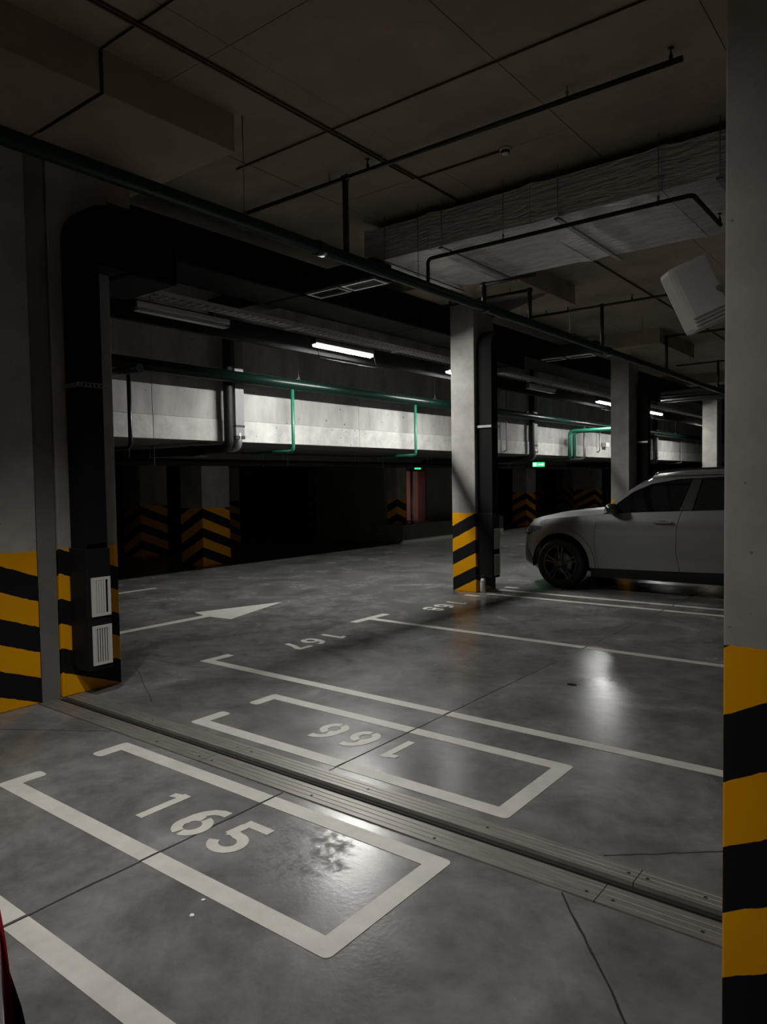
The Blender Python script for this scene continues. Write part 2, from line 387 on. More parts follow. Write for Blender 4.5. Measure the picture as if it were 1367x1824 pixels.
bay_box(-4.26, -1.72, 3.17, 4.00, 3.47, 3.72, 'white painted outline around the number 166, beyond the metal joint')
flat('bay_line', [rbox(-5.6, -2.87, 1.23, 1.33), rbox(-2.85, -.2, 1.23, 1.33)], 'broad white painted line in the bottom left corner, dirty ribbed tyre marks on it')
flat('bay_line', [rbox(-5.65, -2.87, 4.34, 4.44), rbox(-2.85, .9, 4.34, 4.44), rbox(-5.65, -5.55, 4.44, 4.68)], 'white painted line just beyond the bay of number 166, short hook at its lane end')
flat('bay_line', [rbox(-5.6, -2.87, 6.87, 6.97), rbox(-2.85, .9, 6.87, 6.97), rbox(-5.71, -5.6, 6.62, 7.28)], 'white painted line with a T end between the numbers 167 and 168')
flat('bay_line', [rbox(-5.5, -2.86, 9.36, 9.46), rbox(-2.84, .9, 9.36, 9.46), rbox(-5.62, -5.38, 9.10, 9.19)], 'white painted line starting at the spray can beside the nearest lane column')
flat('bay_line', [rbox(-5.45, -2.86, 9.80, 9.90), rbox(-2.84, .9, 9.80, 9.90)], 'thin white line right beside the grey car')
flat('bay_line', [rbox(-5.5, -5.28, 10.1, 10.2)], 'short white dash between the air duct and the front bumper of the car')
flat('lane_line', [rbox(-10.32, -10.22, 5.0, 7.05)], 'thin white lane dash near the dark side of the driving lane')
flat('lane_line', [rbox(-10.32, -10.22, 20.5, 27.5)], 'thin white lane line just left of the front of the car')
# arrow on the lane
flat('lane_arrow', [[(-7.56, 2.6), (-7.46, 2.6), (-7.44, 5.88), (-7.08, 5.93), (-7.47, 7.2), (-7.86, 5.97), (-7.58, 5.9)]], 'white direction arrow painted on the driving lane, pointing away past the column')

def stroke(pts, wd):
    L, Rr = [], []
    for i, p in enumerate(pts):
        a = Vector(pts[max(0, i-1)]); b = Vector(pts[min(len(pts)-1, i+1)]); d = (b-a).normalized(); n = Vector((-d.y, d.x))*wd/2
        L.append(Vector(p)+n); Rr.append(Vector(p)-n)
    return L, Rr
def ell(cx, cy, rx, ry, a0, a1, n=18): return [(cx+rx*cos(R(a0+(a1-a0)*i/n)), cy+ry*sin(R(a0+(a1-a0)*i/n))) for i in range(n+1)]
def digit(ch):
    """strokes inside a .2 x .31 cell, origin at its lower left; stencil bridges left open"""
    t = .056; S = []
    if ch == '1': S = [([(.075, 0), (.075, .31)], .055), ([(-.002, .262), (.0, .262), (.078, .285)], .045)]
    if ch in '69':
        six = [(ell(.105, .105, .072, .078, 97, 262), t), (ell(.105, .105, .072, .078, 275, 445), t),
               ([(.04, .1), (.037, .14), (.04, .18), (.055, .225), (.085, .262), (.125, .282), (.168, .283)], t)]
        S = six if ch == '6' else [([(.21-x, .31-y) for x, y in p], w_) for p, w_ in six]
    if ch == '5': S = [([(.205, .283), (.03, .283)], .054), ([(.052, .26), (.045, .155)], .055), ([(.03, .165), (.06, .178)]+ell(.105, .098, .075, .07, 95, -165), t)]
    if ch == '7': S = [([(.0, .283), (.2, .283)], .054), ([(.178, .262), (.12, .14), (.085, 0)], .06)]
    if ch == '8': S = [(ell(.1, .225, .055, .056, 10, 170), .05), (ell(.1, .225, .055, .056, 190, 350), .05), (ell(.1, .095, .07, .068, 10, 170), .05), (ell(.1, .095, .07, .068, 190, 350), .05)]
    return S
def number(txt, x, y, rot, label, pitch=.275, scale=1):
    root = empty('bay_number', (x, y, 0), label, 'floor marking', rz=rot)
    for i, ch in enumerate(txt):
        m = MB()
        for k, (pts, wd) in enumerate(digit(ch)):
            L, Rr = stroke(pts, wd); m.strip([p*scale for p in L], [p*scale for p in Rr], .0009+.0001*k, .0012)
        o = m.build('digit', PAINT, root, (i*pitch, 0, 0))
    return root
number('165', -3.33, 2.09, 0, 'stencilled white floor number 165 in the nearest bay')
number('166', -2.66, 3.77, pi, 'stencilled white floor number 166, upside down, in the bay beyond the metal joint')
number('167', -5.49, 5.97, -pi/2, 'stencilled white floor number 167 in the shadow along the lane edge', .27)
number('168', -5.51, 8.55, -pi/2, 'stencilled white floor number 168 in front of the nearest lane column', .27)

# ================================================================== CEILING
ZC = 4.70
ceil = empty('ceiling'); struct(ceil)
MB().box(X0, X1, Y0, Y1, ZC+.03, ZC+.2).build('ceiling_slab', CONC, ceil)
px = 1.325; pxs = []
x = -2.61-px*5
while x < 6: pxs.append(x); x += px
pys = [6.03-2.62*i for i in range(4, -1, -1)]+[6.03+2.62*i for i in range(1, 12)]
pmesh = MB().box(.003, px-.003, .003, 2.62-.003, 0, .035).mesh('ceiling_panel', CONC)
for x in pxs[:-1]:
    for y in pys[:-1]:
        o = link('ceiling_panel', pmesh, ceil, (x, y, ZC+random.uniform(0, .003)))
# thickened slab over the columns
def drop(x0, x1, y0, y1, z=4.40):
    return MB().box(x0, x1, y0, y1, z, ZC+.02).build('drop_panel', CONC, ceil, bevel=.006)
drop(-7.2, -4.64, 1.6, 2.855); drop(-7.2, -4.64, 2.875, 4.05)
drop(-7.2, -4.64, 8.5, 10.9); drop(-7.2, -4.64, 15.1, 17.6); drop(-7.2, -4.64, 22.6, 25.2)
MB().box(-8.6, -5.98, 2.9, 3.47, 4.0, 4.41).build('capital_beam', CONC, ceil)
MB().box(-5.98, -5.60, 3.47, 3.69, 4.07, 4.41).build('capital_beam', CONC, ceil)

# ------------------------------------------------------------------ left downstand wall and low soffit behind it
XB, ZB = -8.65, 2.335
wl = empty('wall_left', (XB, 0, 0)); struct(wl)
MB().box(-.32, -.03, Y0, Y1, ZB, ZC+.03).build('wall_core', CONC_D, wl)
segs = [Y0]+[-2.9+4.43*i for i in range(0, 4)]+[14.9+4.45*i for i in range(0, 7)]+[Y1]
segs[4:4] = []
segs = sorted(set(segs))
for a, b in zip(segs, segs[1:]):
    MB().box(-.03, 0, a+.004, b-.004, ZB+.33, ZC+.01).build('cast_panel', CONC_W, wl)
    MB().box(-.03, .012, a+.003, b-.003, ZB, ZB+.326).build('cast_panel', CONC_B, wl, bevel=.006)
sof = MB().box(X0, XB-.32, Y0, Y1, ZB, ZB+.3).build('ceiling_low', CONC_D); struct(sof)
# beams under the low soffit, above the far columns
for x in (-12.8, -15.9):
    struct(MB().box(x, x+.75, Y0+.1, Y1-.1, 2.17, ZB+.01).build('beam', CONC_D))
# outer walls
struct(MB().box(X0, X1, Y1, Y1+.2, 0, ZC).build('wall_back', DKWALL))
struct(MB().box(X0, X1, Y0-.2, Y0, 0, ZC).build('wall_front', DKWALL))
struct(MB().box(X1, X1+.2, Y0, Y1, 0, ZC).build('wall_right', DKWALL))
struct(MB().box(X0-.2, X0, Y0, Y1, 0, ZC).build('wall_far_left', DKWALL))

# ================================================================== COLUMNS
def column(xc, yc, wx, wy, h, label, group=None, name='striped_column'):
    o = MB().box(-wx, 0, 0, wy, 0, h).build(name, STRIPE, None, (xc, yc, 0), bevel=.006)
    return tag(o, label, 'column', group)
column(-5.60, 2.25, .42, .53, 4.41, 'concrete column with yellow and black stripes at the left edge of the frame')
column(-5.60, 2.955, .42, .52, 4.41, 'striped concrete column with a black duct strapped to it, left of the metal floor joint')
column(-5.60, 9.42, .41, .60, 4.41, 'pale striped concrete column at the lane edge, spray can at its foot')
column(-5.60, 16.05, .41, .60, 4.41, 'concrete column rising behind the bonnet of the grey car')
column(-5.56, 23.6, .42, .60, 4.41, 'distant concrete column seen above the roof of the grey car')
column(-.10, 2.29, .42, .49, 4.41, 'large near striped column filling the right edge of the frame')
column(-.10, 2.955, .42, .52, 4.41, 'striped column hidden behind the large near one on the right')
FC = [(-12.05, 9.42, .72, .72, 'striped column standing in the dark under the low soffit, biggest left of the arrow tip'),
      (-14.95, 9.9, .7, .75, 'dim striped column in the dark under the low soffit, leftmost of that row'),
      (-16.3, 12.95, .6, 1.15, 'dim wide striped column in the dark just right of the biggest one'),
      (-16.45, 17.9, .75, .5, 'very dim striped column, left of the pair in the middle of the dark area'),
      (-15.0, 16.85, .75, .8, 'very dim striped column, right of the pair in the middle of the dark area'),
      (-12.02, 16.03, .35, .42, 'narrow striped column beside the lit doorway'),
      (-12.0, 23.75, .55, .75, 'striped column under the green exit sign, left of the car headlight'),
      (-15.3, 31.2, .8, 1.0, 'dim striped column above the front of the bonnet of the grey car'),
      (-14.2, 31.9, .35, 1.3, 'dim striped column above the middle of the bonnet of the grey car'),
      (-12.0, 30.2, 1.0, .8, 'dim striped column just left of the column behind the bonnet'),
      (-12.0, 33.5, .4, .9, 'thin striped column touching the column behind the bonnet')]
for a in FC: column(a[0], a[1], a[2], a[3], 2.17, a[4])
# grey board over the joint between the two left columns
MB2 = MB().box(-5.98, -5.625, 2.79, 2.945, 0, 4.40)
struct(MB2.build('joint_infill', GREYC))

# ================================================================== LUMINAIRES
def luminaire(x, y, z, lit, label, L=1.28, group='batten lamps under the lane cable tray', strip_w=.010, tube=None):
    r = empty('batten_lamp', (x, y, z), label, 'lamp', group)
    MB().box(-.055, .055, -L/2, L/2, .012, .075).build('housing', WHITE if not lit else STEEL, r, bevel=.01)
    if lit:
        r.rotation_euler = (0, R(-4), 0)
        MB().box(-.045, .045, -L/2+.01, L/2-.01, -.030, .012).build('lens_cover', LENSGLOW, r, bevel=.008)
        MB().box(-strip_w, strip_w, -L/2+.03, L/2-.03, -.036, -.031).build('diffuser', tube or TUBE, r)
    if not lit: MB().box(-.05, .05, -L/2+.01, L/2-.01, -.03, -.0125).build('lens_cover', TUBE_OFF, r, bevel=.01)
    MB().box(-.04, .04, -L/2-.02, -L/2, .0, .07).build('end_cap', CARBLK, r); MB().box(-.04, .04, L/2, L/2+.02, .0, .07).build('end_cap', CARBLK, r)
    for s in (-1, 1):
        MB().tube([(0, s*L*.35, .07), (0, s*L*.35, .17)], .004, 6).build('hanger', ZINC, r)
    if lit:
        cx_, cz_ = .087, -.21; m = MB()  # blade added under the lamp to cast the dark band on floor and column
        m.obox((cx_, 0, cz_), 0.028, L, .004, Matrix.Rotation(R(22), 3, 'Y'))
        for s in (-1, 1): m.tube([(cx_, s*L/2, cz_), (.03, s*L/2, .02)], .004, 6)
        m.build('shadow_blade', DARK, r)
    return r
ZL = 3.62
lamp_lbl = {8.1: 'brightly lit batten lamp above the lane, left of the nearest lane column',
            5.28: 'unlit batten lamp hanging near the black duct of the left column',
            11.5: 'lit batten lamp mostly hidden behind the nearest lane column',
            14.6: 'unlit batten lamp over the lane right of the nearest lane column',
            18.4: 'small bright lamp seen at the edge of the column behind the car bonnet',
            28.6: 'lit batten lamp hidden behind the farthest lane column',
            22.3: 'bright batten lamp seen right of the column behind the car bonnet'}
for y, on in ((8.1, 1), (5.28, 0), (11.5, 1), (14.6, 0), (18.4, 1), (22.3, 1), (28.6, 1)):
    luminaire(-7.0, y, ZL, on, lamp_lbl[y], tube=TUBE_FAR if y > 15 else None)

# unseen fill lamps, added behind and beside the camera: bare warm tubes on rods
for (x, y, z, st, lb) in ((-5.1, -4.6, 3.3, FILL_LAMP*4.2, 'unseen fill lamp added far behind the camera'), (-1.5, -3.4, 3.3, FILL_LAMP*.8, 'unseen warm fill lamp added over the aisle behind the camera'),
                       (4.8, 8.5, 3.3, FILL_LAMP, 'unseen fill lamp added over the next aisle beyond the near striped column')):
    r = empty('batten_lamp', (x, y, z), lb, 'lamp', 'unseen bare tube fill lamps')
    tm = mat('lit_tube_%d' % int(st), (1, 1, 1), .5, emit=(1, .86, .70), estr=st)
    hw_ = .2 if st > 50 else .03
    MB().box(-hw_, hw_, -.64, .64, .045, .09).build('housing', WHITE, r)
    MB().tube([(0, -.6, 0), (0, .6, 0)], .035, 12).build('diffuser', tm, r)
    MB().tube([(0, 0, .09), (0, 0, ZC-z)], .006, 6).build('hanger', ZINC, r)
# unseen spots added as fill over the bays, just outside the frame
for i, (x, y, aim, pw) in enumerate(FILL_SPOTS):
    r = empty('fill_spot', (x, y, 4.3), ('unseen round fill spot over the bay nearer than number 165', 'unseen round fill spot over the place where the camera stands')[i], 'lamp')
    MB().lathe([(.10, .22), (.10, .0), (.092, .0), (.092, .21)], Z3, n=24).build('can_housing', CARBLK, r)
    MB().tube([(0, 0, .22), (0, 0, .4)], .012, 8).build('hanger', ZINC, r)
    ld = bpy.data.lights.new('fill_spot_lamp', 'SPOT'); ld.energy = pw; ld.spot_size = R(84); ld.spot_blend = 1; ld.shadow_soft_size = .06; ld.color = (1, .97, .92)
    lo = bpy.data.objects.new('light_source', ld); COL.objects.link(lo); lo.parent = r; lo.location = (0, 0, -.01)
    d = Vector(aim)-Vector((x, y, 4.3)); lo.rotation_euler = d.to_track_quat('-Z', 'Y').to_euler()

# ================================================================== CABLE TRAYS
TRAYST = mat('tray_steel', (.6, .6, .58), .5, .25)
def tray(x, z, y0, y1, wd, label):
    r = empty('cable_tray', (x, y0, z), label, 'cable tray')
    L = y1-y0; m = MB()
    m.box(-wd/2, -wd/2+.003, 0, L, 0, .05).box(wd/2-.003, wd/2, 0, L, 0, .05)
    m.build('side_rail', TRAYST, r)
    m = MB(); n = int(L/.12)
    for i in range(n):
        y = i*.12
        m.box(-wd/2, wd/2, y, y+.035, 0, .004)
    m.box(-.02, .02, 0, L, .0005, .0035).box(-wd*.32, -wd*.22, 0, L, .0005, .0035).box(wd*.22, wd*.32, 0, L, .0005, .0035)
    o = m.build('perforated_base', TRAYST, r); o['kind'] = 'stuff'
    for k in range(3):
        MB().tube([(-wd*.3+k*wd*.28, 0, .02), (-wd*.3+k*wd*.28, L, .02)], .014, 6).build('cable', BLACKP, r)
    hm = MB().tube([(0, 0, -.02), (0, 0, ZC-z)], .004, 6).mesh('hanger_rod', ZINC)
    for i in range(int(L/2.4)):
        link('hanger_rod', hm, r, (wd/2+.01, 1.1+i*2.4, 0)); link('hanger_rod', hm, r, (-wd/2-.01, 1.1+i*2.4, 0))
        MB().box(-wd/2-.03, wd/2+.03, 1.08+i*2.4, 1.12+i*2.4, -.022, -.002).build('cross_bar', TRAYST, r)
    return r
tray(-7.05, 3.80, 3.6, 30, .22, 'perforated steel cable tray carrying the lane lamps')
tk = empty('light_cutoff_strip', (-7.33, 3.6, 3.645), 'black strip added on the wall side of the lane lamps to block their light', 'light blocker')  # strip added to cut the lamps' light off the upper wall
for i in range(11): MB().box(-.035, .035, i*2.4, i*2.4+2.397, -.09, .16).build('cutoff_strip_length', BLACK, tk)
tkm = MB().tube([(0, 0, .16), (0, 0, ZC-3.645)], .005, 6).mesh('hanger_rod', ZINC)
for i in range(11): link('hanger_rod', tkm, tk, (0, 1.5+i*2.4, 0))
tray(-8.12, 3.95, 3.6, 30, .16, 'narrow cable tray close to the cast concrete wall above the lane')

# ================================================================== PIPES
def rod_hanger(parent, loc, top, rp, clevis=True):
    m = MB().tube([(0, 0, rp+.02), (0, 0, top)], .0045, 6)
    m.tube([(0, (rp+.006)*cos(t), (rp+.006)*sin(t)) for t in [2*pi*i/14 for i in range(15)]], .003, 5)
    m.tube([(0, -rp*.6, rp*.9), (0, 0, rp+.05)], .003, 5).tube([(0, rp*.6, rp*.9), (0, 0, rp+.05)], .003, 5)
    return m.build('pipe_hanger', ZINC, parent, loc)
def rod_hanger_x(parent, loc, top, rp):
    m = MB().tube([(0, 0, rp+.01), (0, 0, top)], .004, 6)
    m.lathe([(.008, rp), (.012, rp+.02), (.012, rp+.035), (.006, rp+.045)], Z3, n=8)
    m.tube([((rp+.004)*cos(t), 0, (rp+.004)*sin(t)) for t in [2*pi*i/14 for i in range(15)]], .003, 5)
    return m.build('pipe_hanger', ZINC, parent, loc)

X1P, Z1P, R1P = -4.60, 3.845, .057
mp_ = empty('sprinkler_main_pipe', (X1P, 2, Z1P), 'dark green sprinkler main pipe crossing in front of all columns, sloping down to the right', 'pipe')
MB().tube([(0, -8, 0), (0, 40, 0)], R1P, 16).build('pipe', GREEN_M, mp_)
for y in (.6, 4.1, 6.58, 10.6, 13.9, 17.1, 20.4):
    rod_hanger(mp_, (0, y-2, 0), ZC-Z1P, R1P)
cm = MB().lathe([(R1P+.012, -.05), (R1P+.012, .05)], Z3, 'y', 16).mesh('coupling', GREEN_M)
for y in (1.9, 5.0, 8.0, 12.2, 16.4, 22): link('coupling', cm, mp_, (0, y-2, 0))

hm_ = None
def head():
    m = MB().lathe([(.014, 0), (.014, .03), (.01, .035), (.005, .06), (.005, .075), (.022, .078), (.022, .081)], Z3, n=10)
    return m
head_me = head().mesh('sprinkler_head', BLACKP)
def branch(y, x0, x1, z, label, heads, hang, riser=True, r=.021, label2=None):
    b = empty('sprinkler_branch_pipe', (X1P, y, z), label, 'pipe')
    MB().tube([(x0-X1P, 0, 0), (x1-X1P, 0, 0)], r, 10).build('pipe', GREEN_B, b)
    if riser: MB().tube([(0, 0, Z1P-z+R1P*.6), (0, 0, -r)], .03, 10).build('riser', GREEN_B, b)
    MB().lathe([(r+.012, -.03), (r+.012, .03)], Z3, 'x', 10).build('coupling', GREEN_B, b)
    for x in heads: link('sprinkler_head', head_me, b, (x-X1P, 0, r-.003))
    for x in hang: rod_hanger_x(b, (x-X1P, 0, 0), ZC-z, r)
    return b
branch(5.38, -6.3, -1.50, 4.60, 'thin sprinkler branch pipe nearest the camera, running under the bare ceiling', (-1.58, -4.32), (-2.35, -4.15, -4.8))
branch(8.0, -4.63, -3.9, 4.12, 'short sprinkler branch pipe ending under the foil duct', (), ())
branch(9.25, -6.17, -4.57, 4.30, 'low sprinkler branch pipe passing the top of the nearest lane column', (-5.9,), (-4.9,))
branch(11.9, -6.3, -1.3, 4.56, 'sprinkler branch pipe under the ceiling beyond the foil duct', (-4.1, -5.2), (-3.2, -5.6))
branch(15.4, -5.6, -1.9, 4.56, 'farther sprinkler branch pipe passing the drop panel behind', (-4.2,), (-3.3,))
branch(19.6, -5.6, -1.9, 4.56, 'farthest sprinkler branch pipe seen beside the white box', (-4.2,), (-3.3,))
# sprinkler loop under the foil duct
lp = empty('sprinkler_branch_pipe', (-4.5, 6.62, 4.1), 'black sprinkler pipe looping under the foil wrapped duct', 'pipe')
MB().tube(bent([(0, .28, -.22), (0, 0, -.2), (0, 0, 0)], .02, .04)[:0] or bent([(0, 0, -.26), (0, 0, 0), (2.74, 0, 0), (2.74, .95, 0)], .02, .05), .02, 10).build('pipe', BLACKP, lp)
for x in (.92, 2.45): rod_hanger_x(lp, (x, 0, 0), ZC-4.1, .02)
link('sprinkler_head', head_me, lp, (2.74, .92, .018))

X2P, Z2P = -8.33, 3.27
g2 = empty('green_main_pipe', (X2P, 3.6, Z2P), 'thick dark green pipe along the lit cast wall over the lane', 'pipe')
MB().tube([(0, 0, 0), (0, 34, 0)], .085, 16).build('pipe', GREEN, g2)
for y in (5.2, 8.5, 12.45, 16.6, 20.6, 25, 29): rod_hanger(g2, (0, y-3.6, 0), ZC-Z2P, .085)
for y, m, z0 in ((5.4, GREEN, 2.18), (8.35, GREEN_L, 2.2), (11.75, GREEN_L, 2.2), (26.5, GREEN, 2.2)):
    MB().tube(bent([(0, y-3.6, -.06), (0, y-3.6, z0-Z2P), (-1.0, y-3.6, z0-Z2P)], .03, .07), .028, 10).build('drop_pipe', m, g2)
# green side branch at left end
MB().tube([(-.25, 1.6, -.15), (.55, 1.6, -.15)], .055, 12).build('side_pipe', GREEN, g2)

gg = empty('green_pipe_pair', (-8.3, 19.2, 2.2), 'pair of light green bent pipes against the lit wall near the far bright lamp', 'pipe')
MB().tube(bent([(0, -.13, .05), (0, -.13, .80), (1.7, -.13, .80)], .05, .12), .05, 12).build('pipe', GREEN_L, gg)
MB().tube(bent([(0, .18, .05), (0, .18, .80), (1.7, .18, .80)], .05, .12), .05, 12).build('pipe', GREEN_L, gg)
MB().tube(bent([(0, .9, 1.0), (0, .9, .05), (-1, .9, .05)], .03, .1), .035, 10).build('drain_pipe', STEEL, gg)

def downpipe(y, label, label2, z=2.22, w_=.17):
    b = empty('drain_pipe', (-8.515, y, z), label, 'pipe')
    MB().tube(bent([(0, 0, 2.45), (0, 0, 0), (-3.4, 0, 0)], .07, .14, 8), .07, 14).build('pipe', BLACKP, b)
    MB().lathe([(.082, -.04), (.082, .04)], (-.9, 0, 0), 'x', 14).build('collar', BLACKP, b)
    MB().box(-1.1, -.6, -.09, .09, -.10, -.085).build('bracket', STEEL, b)
    d = empty('flat_duct', (-8.562, y+.22, z), label2, 'duct')
    MB().box(-.055, .055, -.085, .085, .0+.2, 2.4).build('duct_shaft', DUCTGREY, d, bevel=.004)
    MB().tube(bent([(0, 0, .25), (0, 0, .02), (-.9, 0, .02)], .05, .1), .062, 8).build('duct_bend', STEEL, d)
    MB().box(-.06, .06, -.09, .09, .33, .36).build('joint_strap', CARBLK, d); MB().box(-.06, .06, -.09, .09, .15, .2).build('joint_strap', CARBLK, d)
downpipe(7.18, 'black vertical drain pipe in front of the lit wall, left of the lit lamp', 'pale flat duct right beside the black drain pipe left of the lit lamp')
downpipe(17.2, 'black vertical drain pipe in front of the lit wall, left of the green pipe pair', 'pale flat duct beside the black pipe next to the green pipe pair')
downpipe(27.2, 'farthest black vertical pipe in front of the lit wall, above the car roof', 'pale flat duct beside the farthest black pipe above the car roof')
def conduit(y, z0, label, ztop=3.9):
    b = empty('wall_conduit', (-8.55, y, z0), label, 'conduit')
    MB().tube(bent([(0, 0, ztop-z0), (0, 0, 0), (-.8, 0, 0)], .02, .06), .018, 8).build('pipe', ZINC, b)
conduit(15.9, 2.38, 'thin grey conduit on the lit wall just right of the nearest lane column')
conduit(21.9, 2.5, 'thin grey conduit on the lit wall right of the green pipe pair', 3.3)
conduit(24.6, 2.25, 'thin grey conduit on the lit wall at the duct behind the bonnet column', 3.3)
conduit(30.6, 2.25, 'thin grey conduit on the lit wall left of the farthest column', 3.3)
wbx = MB().box(-8.63, -8.5, 22.3, 22.6, 2.66, 2.8).build('junction_box', WHITE, bevel=.01); tag(wbx, 'small white junction box on the lit wall near the green pipe pair', 'junction box')

# services hanging under the low soffit
def ypipe(x, z, r, y0, y1, m, label, name='service_pipe'):
    b = empty(name, (x, y0, z), label, 'pipe')
    MB().tube([(0, 0, 0), (0, y1-y0, 0)], r, 10).build('pipe', m, b)
    hm = MB().box(-r-.01, r+.01, -.01, .01, -r-.006, -r).box(-r-.01, -r-.006, -.01, .01, -r, ZB-z-.002).box(r+.006, r+.01, -.01, .01, -r, ZB-z-.002).mesh('bracket', STEEL)
    for i in range(int((y1-y0)/3)): link('bracket', hm, b, (0, 1+i*3, 0))
ypipe(-10.2, 2.075, .055, 3, 40, BLACKP, 'black pipe hanging under the low soffit, nearest the wall')
ypipe(-10.9, 2.08, .05, 3, 40, BLACKP, 'black pipe hanging under the low soffit, farther in')
ypipe(-11.5, 2.315, .015, 3, 40, REDC, 'thin red brown pipe under the low soffit')

# ================================================================== DUCTS
def vert_duct(y0, label, run=.25):
    wy = .21; x0, x1 = -5.585, -5.33
    r = empty('exhaust_duct', (-5.45, y0+wy/2, 0), label, 'duct')
    ox, oy = 5.45, -(y0+wy/2)
    def B(m): return m
    xa, xb = x0+ox, x1+ox; ya, yb = -wy/2, wy/2
    MB().box(xa, xb, ya, yb, .23, 1.20).build('duct_base', DUCTBLK, r, bevel=.006)
    # round-shouldered shaft and bend towards +y
    pr = [(ya+.015, 1.2), (yb-.015, 1.2), (yb-.015, 3.45), (yb+run, 3.45), (yb+run, 3.93)]
    pr += [(ya+.015+.28*(1-sin(t)), 3.65+.28*cos(t)) for t in [pi/2*i/8 for i in range(9)]]
    M = Matrix(((0, 0, 1, xa+.01), (1, 0, 0, 0), (0, 1, 0, 0), (0, 0, 0, 1)))
    MB().prism(pr, xb-xa-.02, M).build('duct_shaft', BLACK, r)
    MB().box(-.70, xb-.01, yb+run+.002, yb+run+.5, 3.43, 3.93).build('duct_branch', BLACK, r, bevel=.03)
    MB().box(xa+.02, xb-.01, ya+.02, yb-.02, 1.2, 1.24).build('duct_collar', BLACK, r)
    # strap of punched steel
    m = MB(); zz = 2.47
    m.box(xb+.0, xb+.003, ya-.03, yb+.03, zz, zz+.006).box(xb+.0, xb+.003, ya-.03, yb+.03, zz+.03, zz+.036)
    for i in range(8):
        yy = ya-.03+(wy+.06)*i/7.5; m.box(xb, xb+.003, yy, yy+.012, zz, zz+.036)
    m.box(xa, xb, ya-.004, ya-.001, zz, zz+.036)
    m.build('punched_strap', STEEL, r)
    # two white grilles on the lower front
    for (z0, z1, shut) in ((.66, .97, True), (.27, .585, False)):
        g = MB(); X = xb; t = .012; yy0, yy1 = ya+.035, yb-.012
        g.box(X, X+t, yy0, yy0+.022, z0, z1).box(X, X+t, yy1-.022, yy1, z0, z1).box(X, X+t, yy0+.022, yy1-.022, z0, z0+.022).box(X, X+t, yy0+.022, yy1-.022, z1-.022, z1)
        go = g.build('grille', GRILLE, r)
        MB().box(X-.002, X+.002, yy0+.02, yy1-.02, z0+.02, z1-.02).build('grille_cavity', DARK, go)
        n = 6; sm = MB().box(-.003, .007, -.0045 if not shut else -.0075, .0045 if not shut else .0075, 0, z1-z0-.046).mesh('louvre', GRILLE)
        for i in range(n):
            if shut and i == n-1: continue
            link('louvre', sm, go, (X+.004, yy0+.03+i*(yy1-yy0-.06)/(n-1), z0+.023))
    return r
vert_duct(3.03, 'black exhaust duct with two white grilles on the left striped column')
vert_duct(9.46, 'black exhaust duct with two pale grilles on the nearest lane column, beside the spray can', .40)
vert_duct(16.5, 'black exhaust duct on the column behind the car bonnet')

# foil wrapped main duct
DY0, DY1, DZ0, DZ1 = 6.68, 8.25, 4.23, 4.60
fd = empty('foil_duct', (-3, 7.4, DZ0), 'foil wrapped flat ventilation duct under the ceiling at upper right', 'duct')
def foil(x0, x1, k):
    m = MB(); n = 10; prof = []
    for i in range(n+1): prof.append((DY0+(DY1-DY0)*i/n, DZ0+random.uniform(-.004, .004)))
    nx = 8; ring = []
    pts = [(DY0, DZ0), (DY0+.5, DZ0-.006), (DY0+1.0, DZ0-.004), (DY1, DZ0), (DY1+.006, (DZ0+DZ1)/2), (DY1, DZ1), ((DY0+DY1)/2, DZ1), (DY0, DZ1), (DY0-.008, (DZ0+DZ1)/2)]
    for i in range(nx+1):
        x = x0+(x1-x0)*i/nx; s = .018 if i in (0, nx) else .0
        ring.append([m.bm.verts.new((x+3, (y+(-s if y < 7.4 else s)+random.uniform(-.004, .004))-7.4, z+(s if z > 4.4 else -s)*.7+random.uniform(-.003, .003)-DZ0)) for y, z in pts])
    for a, b in zip(ring, ring[1:]):
        for j in range(len(pts)): m.bm.faces.new((a[j], b[j], b[(j+1) % len(pts)], a[(j+1) % len(pts)]))
    m.bm.faces.new(ring[0]); m.bm.faces.new(ring[-1][::-1])
    return m.build('duct_section', FOIL, fd)
cutx = [-5.42, -4.52, -3.30, -2.03, -.75, .6]
for k, (a, b) in enumerate(zip(cutx, cutx[1:])): foil(a+.002, b-.002, k)
for x in (-4.33, -3.0, -1.55, -.3, -5.1):
    MB().box(x+3-.025, x+3+.025, DY0-7.4-.07, DY1-7.4+.07, -.055, -.035).build('support_channel', STEEL, fd)
    for y in (DY0-.045, DY1+.045):
        MB().tube([(x+3, y-7.4, -.06), (x+3, y-7.4, ZC-DZ0)], .005, 6).build('hanger_rod', ZINC, fd)
tg = MB().prism([(0, 0), (1.5, 0), (.35, .28)], .02, Matrix(((1, 0, 0, -6.1), (0, 0, 1, 9.9), (0, -1, 0, 4.39), (0, 0, 0, 1))))
tag(tg.build('sheet_metal_baffle', STEEL), 'grey pointed sheet metal piece under the ceiling behind the foil duct', 'baffle')

